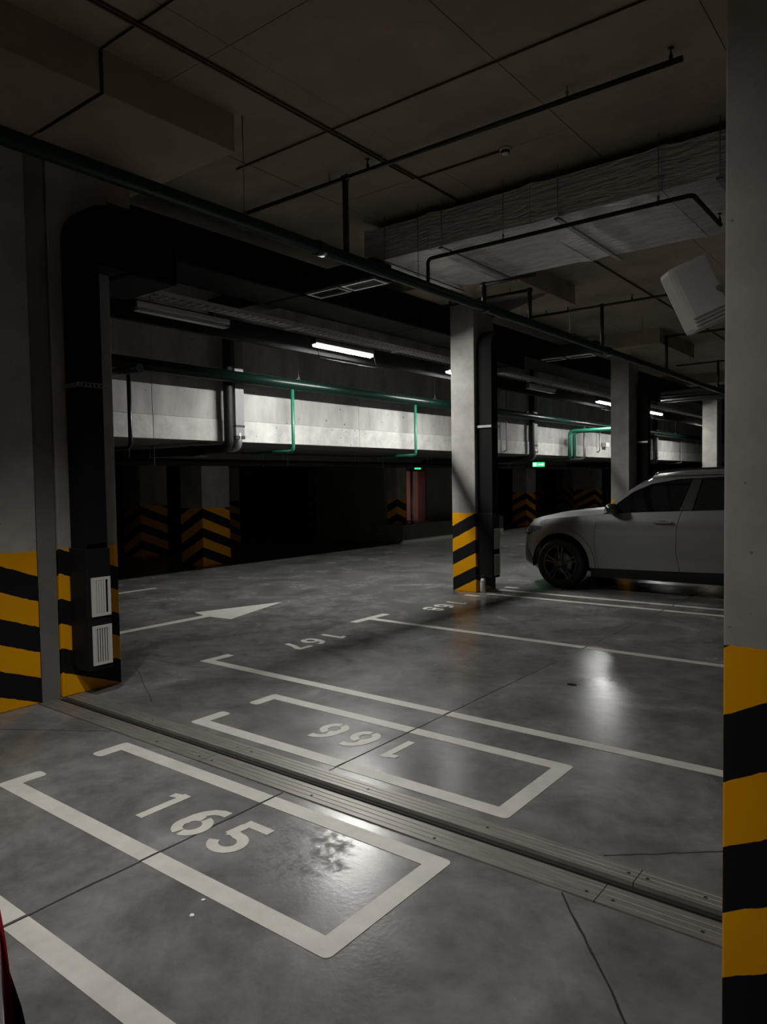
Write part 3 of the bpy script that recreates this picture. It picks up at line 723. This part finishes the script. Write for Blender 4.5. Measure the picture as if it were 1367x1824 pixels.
# big black duct over the lane, cross duct with grilles
bd = empty('black_duct', (-6.55, 5, 3.955), 'big black insulated duct along the lane, high above the cable tray', 'duct')
for i in range(10):
    MB().box(-.35, .35, -1.1+i*2.5, 1.395+i*2.5, 0, .43).build('duct_section', BLACK, bd, bevel=.03)
def cross_duct(x0, x1, y0, wd, z, label, gx, m=DUCTBLK):
    r = empty('cross_duct', (x0, y0, z), label, 'duct')
    MB().box(0, -6.905-x0, 0, wd, 0, .22).build('duct_body', m, r, bevel=.01); MB().box(-6.195-x0, x1-x0, 0, wd, 0, .22).build('duct_body', m, r, bevel=.01)
    for g in gx:
        go = MB()
        a, b = g-x0, g-x0+.5
        go.box(a, b, .04, .07, -.014, -.001).box(a, b, wd-.07, wd-.04, -.014, -.001).box(a, a+.03, .07, wd-.07, -.014, -.001).box(b-.03, b, .07, wd-.07, -.014, -.001)
        gobj = go.build('grille', GRILLE, r)
        sm = MB().box(0, .44, -.003, .003, -.012, -.001).mesh('louvre', BLACKP)
        for i in range(5): link('louvre', sm, gobj, (a+.03, .095+i*(wd-.19)/4, 0))
    return r
cross_duct(-7.98, -5.1, 6.42, .34, 3.98, 'black cross duct with two white framed grilles beneath, above the lit lamp', (-6.17, -5.62))
cross_duct(-7.98, -5.1, 12.9, .34, 3.98, 'black cross duct with a pale grille, seen left of the column behind the bonnet', (-6.3, -5.7))
for i, y in enumerate((20.0, 20.8, 21.75, 22.5)):
    b = empty('service_pipe', (-8.3, y, 3.96), ('nearest', 'second nearest', 'second farthest', 'farthest')[i]+' of the four dark pipes crossing the lane above the far bright lamp', 'pipe')
    MB().tube([(0, 0, 0), (7.2, 0, 0)], .06, 10).build('pipe', BLACKP, b)

# ================================================================== CABLES, DETECTOR ON THE CEILING
def cable(pts, r, label, m=REDC, name='ceiling_cable'):
    o = MB().tube([(p[0]-pts[0][0], p[1]-pts[0][1], p[2]-pts[0][2]) for p in pts], r, 6).build(name, m, None, pts[0]); return tag(o, label, 'cable')
cable([(-4.18, -3, 4.688), (-4.20, 8.2, 4.688)], .010, 'red brown cable on the ceiling running from the top edge to the foil duct')
cable([(-4.215, -3, 4.69), (-4.235, 6.0, 4.69)], .008, 'thinner red brown cable beside the other one under the ceiling')
cable([(-5.4, 4.73, 4.69), (-1.0, 4.73, 4.69)], .008, 'thin conduit across the bare ceiling above the nearest branch pipe', REDC)
cable([(-4.19, 6.01, 4.688), (-3.28, 6.01, 4.688)], .009, 'short cable leading to the smoke detector')
cable([(-5.5, 2.866, 4.392), (-4.625, 2.866, 4.392), (-4.625, 2.866, 4.69), (-3.0, 2.866, 4.69)], .007, 'dark cable following the joint over the ceiling step, above the left columns', BLACKP)
cable([(-5.5, 2.0, 4.392), (-4.62, 2.05, 4.39), (-4.62, 2.05, 4.69), (-4.0, 2.1, 4.69)], .012, 'pale conduit bending over the ceiling step in the top left corner', ZINC)
cable([(-3.9, 8.4, 4.688), (-3.95, 20, 4.688)], .012, 'long cable on the ceiling beyond the foil duct', REDC)
sd = empty('smoke_detector', (-3.22, 6.01, ZC), 'round white smoke detector on the ceiling', 'smoke detector')
MB().lathe([(.052, 0), (.055, -.012), (.05, -.022)], Z3, n=24).build('base', WHITE, sd)
MB().lathe([(.04, -.023), (.042, -.035), (.03, -.045), (.012, -.048)], Z3, n=24).build('sensing_chamber', CARBLK, sd)
MB().lathe([(.036, -.046), (.03, -.055), (.01, -.058)], Z3, n=24).build('cap', WHITE, sd)

# ================================================================== WHITE TILTED BOX ON THE NEAR COLUMN
wb = empty('wall_speaker', (-.955, 3.66, 2.555), 'white tilted wall box with a ribbed lower end, left of the near striped column', 'speaker')
ax = (r2*.50 + d2*1.06).normalized()      # long edge of the box in the world
side = (r2*.84 - d2*.50 + fw*.06).normalized()
side = (side - side.dot(ax)*ax).normalized(); nn = ax.cross(side).normalized()
MW = Matrix((ax, side, nn)).transposed()
bm = MB(); bm.obox(Z3, .32, .21, .12, MW); bm.build('casing', WHITE, wb, bevel=.022)
rm = MB().obox(Z3, .006, .19, .12, MW).mesh('rib', GRILLE)
for i in range(4): link('rib', rm, wb, tuple(ax*(.148-.017*i)-nn*.009*(1 if nn.dot(fw) > 0 else -1)))
MB().tube([Vector((.06, .03, .02)), Vector((.435, -.21, .02))], .015, 8).build('bracket', ZINC, wb)

# ================================================================== FAR LEFT DOORWAY WALL
dw = empty('wall_doorway', (-11.6, 15.7, 0)); struct(dw)
MB().box(-.9, 0, 0, 5.6, 0, .5).build('platform', DKWALL, dw)
MB().box(-.75, -.55, 1.9, 5.6, .5, 2.17).box(-.75, -.55, .6, .85, .5, 2.17).box(-.75, -.55, .85, 1.9, 2.03, 2.17).build('wall_leaf', DKWALL, dw)
MB().box(-3.2, -.9, .4, .6, .5, 2.17).box(-3.2, -.76, 1.95, 2.1, .5, 2.17).box(-3.3, -3.2, .4, 2.1, .5, 2.17).build('lobby_wall', PINK, dw)
MB().box(-3.4, -.76, .2, .395, .0, 2.17).build('wall_leaf', DKWALL, dw)
MB().box(-.78, -.52, .85, .91, .5, 2.03).box(-.78, -.52, 1.84, 1.9, .5, 2.03).box(-.78, -.52, .91, 1.84, 1.97, 2.03).build('door_frame', mat('dark_red_door_frame', (.12, .03, .025), .5), dw)
MB().box(-1.6, -1.5, 1.1, 1.18, .55, 1.9).build('light_strip', mat('lobby_strip', (1, 1, 1), .5, emit=(1, .72, .62), estr=2.6), dw)
es = empty('exit_sign', (-11.75, 16.65, 2.06), 'small green exit sign over the lit pink doorway', 'sign')
MB().box(-.03, .0, -.16, .16, -.05, .04).build('sign_body', WHITE, es); MB().box(.001, .004, -.15, .15, -.045, .035).build('sign_face', SIGNG, es)
vp = MB().tube([(-11.7, 16.28, .503), (-11.7, 16.28, 2.17)], .04, 10).build('service_pipe', STEEL); tag(vp, 'pale vertical pipe left of the lit pink doorway', 'pipe')
e2 = empty('exit_sign', (-9.85, 20.33, 2.13), 'green lit exit sign hanging under the low soffit, right of the nearest lane column', 'sign')
# plate faces the lane side, hung on a rod
ang = R(-52)
e2.rotation_euler = (0, 0, R(38))
MB().box(-.19, .19, .0, .04, -.07, .07).build('sign_body', WHITE, e2); MB().box(-.18, .18, -.004, -.001, -.065, .065).build('sign_face', SIGNG, e2)
m = MB(); m.box(-.16, -.07, -.008, -.005, -.05, .05)
m.build('sign_print', SIGNW, e2)
m = MB()
m.prism([(-.02, -.012), (.1, -.012), (.1, -.04), (.16, 0), (.1, .04), (.1, .012), (-.02, .012)], .003, Matrix(((1, 0, 0, 0), (0, 0, -1, -.005), (0, 1, 0, 0), (0, 0, 0, 1))))
m.build('arrow_print', SIGNW, e2)
MB().tube([(0, .02, .07), (0, .02, .205)], .006, 6).build('hanger', ZINC, e2)

# ================================================================== SPRAY CAN
sc = empty('spray_can', (-5.47, 9.408, 0), 'pale spray can standing at the foot of the nearest lane column', 'spray can')
MB().lathe([(.040, 0), (.043, .006), (.043, .19), (.040, .20), (.03, .222), (.024, .226)], Z3, n=20).build('can', mat('pale_can', (.52, .52, .5), .4, .2), sc)
MB().lathe([(.0436, .172), (.0436, .18)], Z3, n=20).lathe([(.0436, .02), (.0436, .028)], Z3, n=20).build('printed_band', CARBLK, sc)
MB().lathe([(.022, .227), (.022, .262), (.018, .268)], Z3, n=16).build('cap', CARBLK, sc)
MB().box(.0, .0445, -.006, .006, .04, .16).build('printed_stripe', CARBLK, sc)

# litter and marks on the floor
for i, (x, y, s) in enumerate(((-2.38, 1.815, .011), (-2.33, 1.72, .013))):
    m = MB(); n = 7; m.prism([(s*(.6+.5*random.random())*cos(2*pi*k/n), s*(.5+.4*random.random())*sin(2*pi*k/n)) for k in range(n)], .004)
    tag(m.build('paper_scrap', WHITE, None, (x, y, .0005)), ('upper', 'lower')[i]+' of two tiny pale scraps on the floor beside bay 165', 'litter')
m = MB(); n = 9; m.prism([(.045*(.8+.3*random.random())*cos(2*pi*k/n), .03*(.8+.3*random.random())*sin(2*pi*k/n)) for k in range(n)], .003)
tag(m.build('floor_cap', DARK, None, (-2.43, 5.60, .0006)), 'small black disc on the floor in the empty bay beyond bay 166', 'floor cap')

# ================================================================== CARS
CC, LL = 2.475, 2.475
def interp(t, tab):
    if t <= tab[0][0]: return tab[0][1]
    for (a, u), (b, v) in zip(tab, tab[1:]):
        if t <= b: return u+(v-u)*(t-a)/(b-a)
    return tab[-1][1]
FRONT = [(.22, .16), (.30, -.03), (.37, -.11), (.55, -.12), (.72, -.11), (.85, -.08), (.95, -.03), (1.02, .04), (1.2, .4)]
REAR = [(.22, 4.7), (.35, 4.88), (.55, 4.93), (.8, 4.92), (1.1, 4.88), (1.3, 4.82), (1.5, 4.74), (1.7, 4.5)]
WID = [(.22, .88), (.30, .925), (.42, .945), (.60, .960), (.75, .966), (.85, .968), (.96, .958), (1.05, .955), (1.14, .935), (1.2, .905), (1.45, .80), (1.7, .70), (1.78, .64)]
def wrange(z): return interp(z, FRONT), interp(z, REAR), interp(z, WID)
def S(s, z):
    a, b, W = wrange(z); c = (a+b)/2; u = min(.9999, abs(s-c)/((b-a)/2)); return W*math.sqrt(max(0, 1-u**9))
def front_x(y, z):
    a, b, W = wrange(z); c = (a+b)/2; return c-(b-a)/2*(max(0, 1-(min(abs(y), W*.9999)/W)**2))**(1/9)
def rear_x(y, z):
    a, b, W = wrange(z); c = (a+b)/2; return c+(b-a)/2*(max(0, 1-(min(abs(y), W*.9999)/W)**2))**(1/9)

def resample(poly, d=.05):
    out = []
    for i in range(len(poly)):
        a, b = Vector(poly[i]), Vector(poly[(i+1) % len(poly)]); n = max(1, int((b-a).length/d))
        for k in range(n): out.append(a.lerp(b, k/n))
    return out
def inside(p, poly):
    c = False; j = len(poly)-1
    for i in range(len(poly)):
        if (poly[i][1] > p[1]) != (poly[j][1] > p[1]) and p[0] < (poly[j][0]-poly[i][0])*(p[1]-poly[i][1])/(poly[j][1]-poly[i][1])+poly[i][0]: c = not c
        j = i
    return c
def patch(poly, f, name, m, thick=.02, off=0, step=.06, mirror=1):
    """tessellate outline poly in parameter space and map every point through f -> 3D"""
    P = resample(poly, .05); n = len(P); pts = list(P)
    xs = [p[0] for p in P]; ys = [p[1] for p in P]
    x = min(xs)+step/2
    while x < max(xs):
        y = min(ys)+step/2
        while y < max(ys):
            if inside((x, y), P) and min((Vector((x, y))-q).length for q in P) > step*.45: pts.append(Vector((x, y)))
            y += step
        x += step
    vs_, es_, fs_, *_ = geometry.delaunay_2d_cdt(pts, [(i, (i+1) % n) for i in range(n)], [], 1, 1e-5)
    bm = bmesh.new(); V = [bm.verts.new(f(v[0], v[1])) for v in vs_]
    for fc in fs_:
        try:
            q = bm.faces.new([V[i] for i in fc]); q.smooth = True
        except ValueError: pass
    bmesh.ops.recalc_face_normals(bm, faces=bm.faces)
    # make normals face outwards (away from the car axis)
    s = sum((fa.normal.dot(fa.calc_center_median()-Vector((2.47, 0, .8))) for fa in bm.faces))
    if s < 0: bmesh.ops.reverse_faces(bm, faces=bm.faces)
    for e in bm.edges:
        if len(e.link_faces) == 1: e.smooth = False
    me = bpy.data.meshes.new(name); bm.to_mesh(me); bm.free(); me.materials.append(m)
    return me, thick
def crease(s, z):
    """character line and lower door swage"""
    d = 0
    d += .012*math.exp(-((z-.985-.02*s)/.03)**2)
    d -= .018*math.exp(-((z-.52)/.09)**2)*max(0, min(1, (s-1.25)/.3))*max(0, min(1, (3.5-s)/.3))
    return d
def arch(c, r, a0, a1, n=18, zc=.385): return [(c+r*cos(R(a0+(a1-a0)*i/n)), zc+r*sin(R(a0+(a1-a0)*i/n))) for i in range(n+1)]

def make_car(name, paint, label, loc, rz, mirror_only=None):
    root = empty(name, loc, label, 'car', rz=rz)
    def add(nm, me_t, parent=root):
        me, th = me_t; o = link(nm, me, parent)
        if th:
            so = o.modifiers.new('solid', 'SOLIDIFY'); so.thickness = th; so.offset = -1
        return o
    FWc, RWc = .78, 3.78
    HE = [(.42, 1.045), (.7, 1.085), (1.0, 1.115), (1.33, 1.145)]          # shoulder line fender/bonnet
    for sg in (-1, 1):
        F = lambda s, z: (s, sg*(S(s, z)+crease(s, z)), z)
        fender = [(.43, .24)]+[(.43, .60), (.43, 1.04)]+HE[1:]+[(1.42, 1.14), (1.335, 1.08), (1.32, .8), (1.335, .6), (1.385, .36)]+[(1.30, .34)]
        fender = [p for p in fender if p != (.43, .24) and p != (1.30, .34)]
        ar = arch(FWc, .50, -5, 137)
        fender = [(.43, 1.04)]+HE[1:]+[(1.427, 1.15), (1.350, 1.05), (1.330, .8), (1.345, .6), (1.390, .345)]+ar
        add('front_fender', patch(fender, F, 'front_fender', paint))
        fd_ = [(1.355, 1.05), (1.43, 1.155), (2.07, 1.195), (2.575, 1.215), (2.52, .98), (2.508, .63), (2.555, .365), (1.395, .345), (1.35, .6), (1.335, .8)]
        d1 = add('front_door', patch(fd_, F, 'front_door', paint))
        rd_ = [(2.582, 1.215), (3.5, 1.25), (3.62, 1.22), (3.55, .95), (3.42, .80), (3.33, .66), (3.28, .385), (2.562, .365), (2.515, .63), (2.527, .98)]
        d2_ = add('rear_door', patch(rd_, F, 'rear_door', paint))
        qp = [(3.635, 1.22), (3.5, 1.262), (4.3, 1.30), (4.70, 1.25), (4.72, .8), (4.70, .30)]+arch(RWc, .50, -12, 156)+[(3.345, .66), (3.435, .795), (3.565, .945)]
        add('rear_quarter', patch(qp, F, 'rear_quarter', paint))
        # upper body: pillars and cant rail around the side glass
        roofl = [(1.46, 1.20), (1.62, 1.36), (1.84, 1.535), (2.12, 1.665), (2.5, 1.735), (3.1, 1.755), (3.8, 1.74), (4.3, 1.70), (4.6, 1.58)]
        dlo_t = [(1.56, 1.205), (1.66, 1.325), (1.86, 1.485), (2.12, 1.60), (2.5, 1.665), (3.1, 1.69), (3.8, 1.672), (4.15, 1.62), (4.42, 1.45)]
        up = roofl+[(4.72, 1.27), (4.3, 1.305), (4.42, 1.45)]+dlo_t[::-1][1:]+[(1.46, 1.16)]
        add('upper_body', patch(up, F, 'upper_body', paint, thick=.03))
        gl = lambda s, z: (s, sg*(S(s, z)-.012), z)
        tri = [(1.48, 1.165), (1.585, 1.20), (1.66, 1.31), (1.86, 1.47), (2.12, 1.585), (2.5, 1.65), (2.66, 1.657), (2.53, 1.222), (2.07, 1.205)]
        add('front_window', patch(tri, gl, 'front_window', GLASS, thick=.006))
        add('window_pillar', patch([(2.545, 1.222), (2.675, 1.658), (2.80, 1.665), (2.71, 1.228)], lambda s, z: (s, sg*(S(s, z)-.006), z), 'window_pillar', CARBLK, thick=.01))
        add('rear_window', patch([(2.725, 1.228), (2.815, 1.665), (3.1, 1.675), (3.55, 1.668), (3.48, 1.25)], gl, 'rear_window', GLASS, thick=.006))
        add('quarter_window', patch([(3.52, 1.27), (3.60, 1.66), (3.8, 1.655), (4.14, 1.60), (4.38, 1.44), (4.26, 1.31)], gl, 'quarter_window', GLASS, thick=.006))
        # sill
        add('side_sill', patch([(1.25, .34), (3.33, .375), (3.33, .21), (1.25, .20)], lambda s, z: (s, sg*(S(s, z)-.012), z), 'side_sill', CARBLK))
        MB().box(1.35, 3.3, sg*.80-.04, sg*.80+.04, .20, .235).build('side_step', CARBLK, root)
        # wheel arch flares
        for c in (FWc, RWc):
            a = arch(c, .555, -4, 150); b = arch(c, .475, 150, -4)
            add('wheel_arch_trim', patch(a+b, lambda s, z: (s, sg*(S(s, z)+crease(s, z)+.012), z), 'wheel_arch_trim', paint, thick=.03, step=.09))
        # handle
        for hx, dr in ((2.34, d1), (3.30, d2_)):
            MB().obox((hx, sg*(S(hx, 1.05)+.028), 1.055), .26, .022, .030, Matrix()).build('door_handle', paint, dr, bevel=.01)
            MB().prism([(.115*cos(t), .034*sin(t)) for t in [2*pi*k/20 for k in range(20)]], .004, Matrix(((1, 0, 0, hx), (0, 0, sg, sg*(S(hx, 1.05)+.004)), (0, 1, 0, 1.045), (0, 0, 0, 1)))).build('handle_recess', CARBLK, dr)
        # mirror
        mm = MB(); n = 14; prof = [(0, .03), (.02, .062), (.07, .078), (.14, .074), (.19, .05), (.2, .0)]
        rings = []
        for h, rr in prof:
            rings.append([mm.bm.verts.new((1.72-h*.9+.0, sg*(1.02+.105*cos(t)*rr/.078), 1.245+rr*sin(t)*1.0+.02*h)) for t in [2*pi*k/n for k in range(n)]])
        for a_, b_ in zip(rings, rings[1:]):
            for k in range(n):
                f_ = mm.bm.faces.new((a_[k], a_[(k+1) % n], b_[(k+1) % n], b_[k])); f_.smooth = True
        mm.bm.faces.new(rings[0])
        mi = mm.build('wing_mirror', RIM, root)
        MB().obox((1.62, sg*.93, 1.185), .1, .14, .035, Matrix()).build('mirror_arm', CARBLK, mi, bevel=.01)
        # headlight wraps round the corner
        FP = lambda y, z: (front_x(y, z)-.008, y, z)
        hl = [(sg*.52, .83), (sg*.60, .80), (sg*.80, .80), (sg*.89, .90), (sg*.90, .945), (sg*.80, .955), (sg*.60, .93), (sg*.52, .90)]
        h = add('headlight', patch(hl, FP, 'headlight', LENS, thick=.012, step=.05))
        MB().lathe([(.035, 0), (.035, .02)], (front_x(.72, .87)-.012, sg*.72, .87), 'x', 16).build('projector', CHROME, h)
        vt = [(sg*.60, .36), (sg*.84, .34), (sg*.82, .50), (sg*.74, .69), (sg*.70, .60)]
        add('air_intake', patch(vt, FP, 'air_intake', CARBLK, thick=.01, step=.05))
        rp = [(sg*.55, 1.0), (sg*.85, 1.0), (sg*.86, 1.12), (sg*.55, 1.12)]
        add('tail_light', patch(rp, lambda y, z: (rear_x(y, z)+.008, y, z), 'tail_light', mat('tail_lens', (.2, .005, .005), .15), thick=.01))
        # roof rail
        MB().tube([(2.15, sg*.665, 1.735), (2.22, sg*.66, 1.772), (2.5, sg*.655, 1.800), (3.2, sg*.655, 1.812), (4.0, sg*.655, 1.79), (4.3, sg*.66, 1.74)], .016, 8).build('roof_rail', RIM, root)
        # wheels
        for c in (FWc, RWc):
            wy = sg*.835
            wh = empty('wheel', (c, wy, .385)); wh.parent = root
            tp = [(.27, -.12), (.33, -.135), (.368, -.125), (.384, -.09), (.385, 0), (.384, .09), (.368, .125), (.33, .135), (.27, .12)]
            MB().lathe(tp, Z3, 'y', 48, cap=False).build('tyre', TYRE, wh)
            m = MB(); ring_o, ring_i = .272, .252
            fy = sg*.128
            m.lathe([(ring_o, sg*.05), (ring_o, fy), (ring_i, fy), (ring_i, sg*.05)], Z3, 'y', 48, cap=False)
            for k in range(5):
                for dd in (-8.5, 8.5):
                    t0 = R(72*k+90); t1 = R(72*k+90+dd)
                    p0 = Vector((.05*cos(t0), sg*.10, .05*sin(t0))); p1 = Vector((.262*cos(t1), sg*.112, .262*sin(t1)))
                    side_ = Vector((-sin(t0), 0, cos(t0)))*.014
                    q = [p0+side_*(1.2 if dd > 0 else -.1)-side_*0, p0-side_*(.1 if dd > 0 else 1.2), p1-side_, p1+side_]
                    lo = [m.bm.verts.new(v-Vector((0, sg*.03, 0))) for v in q]; hi = [m.bm.verts.new(v) for v in q]
                    m.bm.faces.new(hi); m.bm.faces.new(lo)
                    for i in range(4): m.bm.faces.new((lo[i], lo[(i+1) % 4], hi[(i+1) % 4], hi[i]))
            m.lathe([(.062, sg*.06), (.062, sg*.108), (.04, sg*.115), (.038, sg*.108)], Z3, 'y', 20)
            m.build('rim', RIM, wh)
            MB().lathe([(.17, sg*.02), (.17, sg*.035), (.1, sg*.035)], Z3, 'y', 32).build('brake_disc', STEEL, wh)
            MB().lathe([(.268, -sg*.05), (.268, sg*.015), (.05, sg*.015)], Z3, 'y', 32).build('wheel_well_disc', DARK, wh)
    # front fascia
    FP = lambda y, z: (front_x(y, z), y, z)
    def yl(z): return S(.43, z)
    fas = [(-yl(z), z) for z in (.24, .4, .6, .8, .95, 1.045)]+[(-.6, 1.055), (0, 1.06), (.6, 1.055)]+[(yl(z), z) for z in (1.045, .95, .8, .6, .4, .24)]
    add('front_bumper', patch(fas, FP, 'front_bumper', paint, step=.05))
    gr = [(-.46, .60), (-.34, .52), (.34, .52), (.46, .60), (.42, .90), (.34, .95), (-.34, .95), (-.42, .90)]
    go = add('radiator_grille', patch(gr, lambda y, z: (front_x(y, z)-.012, y, z), 'radiator_grille', CARBLK, thick=.01))
    for z in (.62, .70, .78, .86):
        MB().tube([(front_x(y, z)-.02, y, z) for y in (-.4, -.2, 0, .2, .4)], .008, 6).build('grille_bar', CHROME, go)
    add('lower_grille', patch([(-.5, .32), (.5, .32), (.46, .45), (-.46, .45)], lambda y, z: (front_x(y, z)-.01, y, z), 'lower_grille', CARBLK, thick=.01))
    # bonnet, windscreen, roof, tailgate
    def hood(s, v):
        ze = interp(s, [(0, 1.0), (.12, 1.02), (.42, 1.045), (.7, 1.085), (1.0, 1.115), (1.33, 1.145), (1.5, 1.16)])
        zc = interp(s, [(0, 1.01), (.12, 1.04), (.3, 1.10), (.6, 1.165), (1.0, 1.215), (1.4, 1.245)])
        W = min(S(max(s, .16), ze), .93)
        return (s, v*W, ze+(zc-ze)*(1-abs(v)**3.0)+.012*math.exp(-((abs(v)-.72)/.08)**2))
    bo = [(.03, -.62), (.13, -.85), (.43, -1), (1.0, -1), (1.46, -1), (1.40, -.8), (1.30, -.4), (1.27, 0), (1.30, .4), (1.40, .8), (1.46, 1), (1.0, 1), (.43, 1), (.13, .85), (.03, .62), (.0, 0)]
    add('bonnet', patch(bo, hood, 'bonnet', paint, step=.07))
    def screen(t, v):
        s0, z0 = 1.27+.24*abs(v)**2.2, 1.24-.055*abs(v)**2; s1, z1 = 2.02+.12*abs(v)**2, 1.745-.065*v*v
        W = .88+(.70-.88)*t
        return (s0+(s1-s0)*t, v*W, z0+(z1-z0)*t+.03*sin(pi*t))
    add('windscreen', patch([(0, -1), (1, -1), (1, 1), (0, 1)], screen, 'windscreen', GLASS, step=.09, thick=.006))
    def roof(s, v):
        return (s+.1*(v*v)*(1 if s < 2.3 else 0), v*(.715 if s < 4.3 else .715-(s-4.3)*.1), interp(s, [(2.0, 1.745), (2.4, 1.79), (3.0, 1.805), (3.8, 1.79), (4.4, 1.74), (4.75, 1.69)])-.06*v*v)
    add('roof', patch([(2.02, -1), (4.7, -1), (4.7, 1), (2.02, 1)], roof, 'roof', paint, step=.12))
    def tail(v, z): 
        W = interp(z, [(.3, .9), (1.1, .93), (1.25, .9), (1.68, .69)]); return (interp(z, [(.3, 4.75), (.5, 4.93), (.8, 4.92), (1.1, 4.9), (1.25, 4.86), (1.68, 4.66)])-.12*abs(v)**4, v*W, z)
    add('tailgate', patch([(-1, .28), (1, .28), (1, 1.22), (-1, 1.22)], tail, 'tailgate', paint, step=.1))
    add('rear_screen', patch([(-1, 1.225), (1, 1.225), (1, 1.68), (-1, 1.68)], tail, 'rear_screen', GLASS, step=.1, thick=.006))
    # dark inner shell closes the gaps between panels
    m = MB()
    m.box(.42, 4.6, -.68, .68, .26, 1.02).box(1.30, 3.25, -.88, .88, .26, 1.12)
    m.build('inner_shell', DARK, root)
    for sg in (-1, 1):
        for c in (FWc, RWc):
            m = MB(); L = arch(c, .47, -8, 188, 14)
            for i in range(len(L)-1):
                q = [(L[i][0], sg*.66, L[i][1]), (L[i+1][0], sg*.66, L[i+1][1]), (L[i+1][0], sg*.93, L[i+1][1]), (L[i][0], sg*.93, L[i][1])]
                m.bm.faces.new([m.bm.verts.new(v) for v in q])
            m.build('wheel_arch_liner', DARK, root)
    return root
make_car('suv_car', CAR, 'satin grey SUV parked on the right, front facing the lane', (-5.52, 11.45, 0), 0)
red = make_car('red_car', REDCAR, 'glossy red car, only its front corner showing at the lower left edge', (-1.52, .0, 0), pi)
RED_LOC = (-1.08, -.265, 0)
red.location = RED_LOC
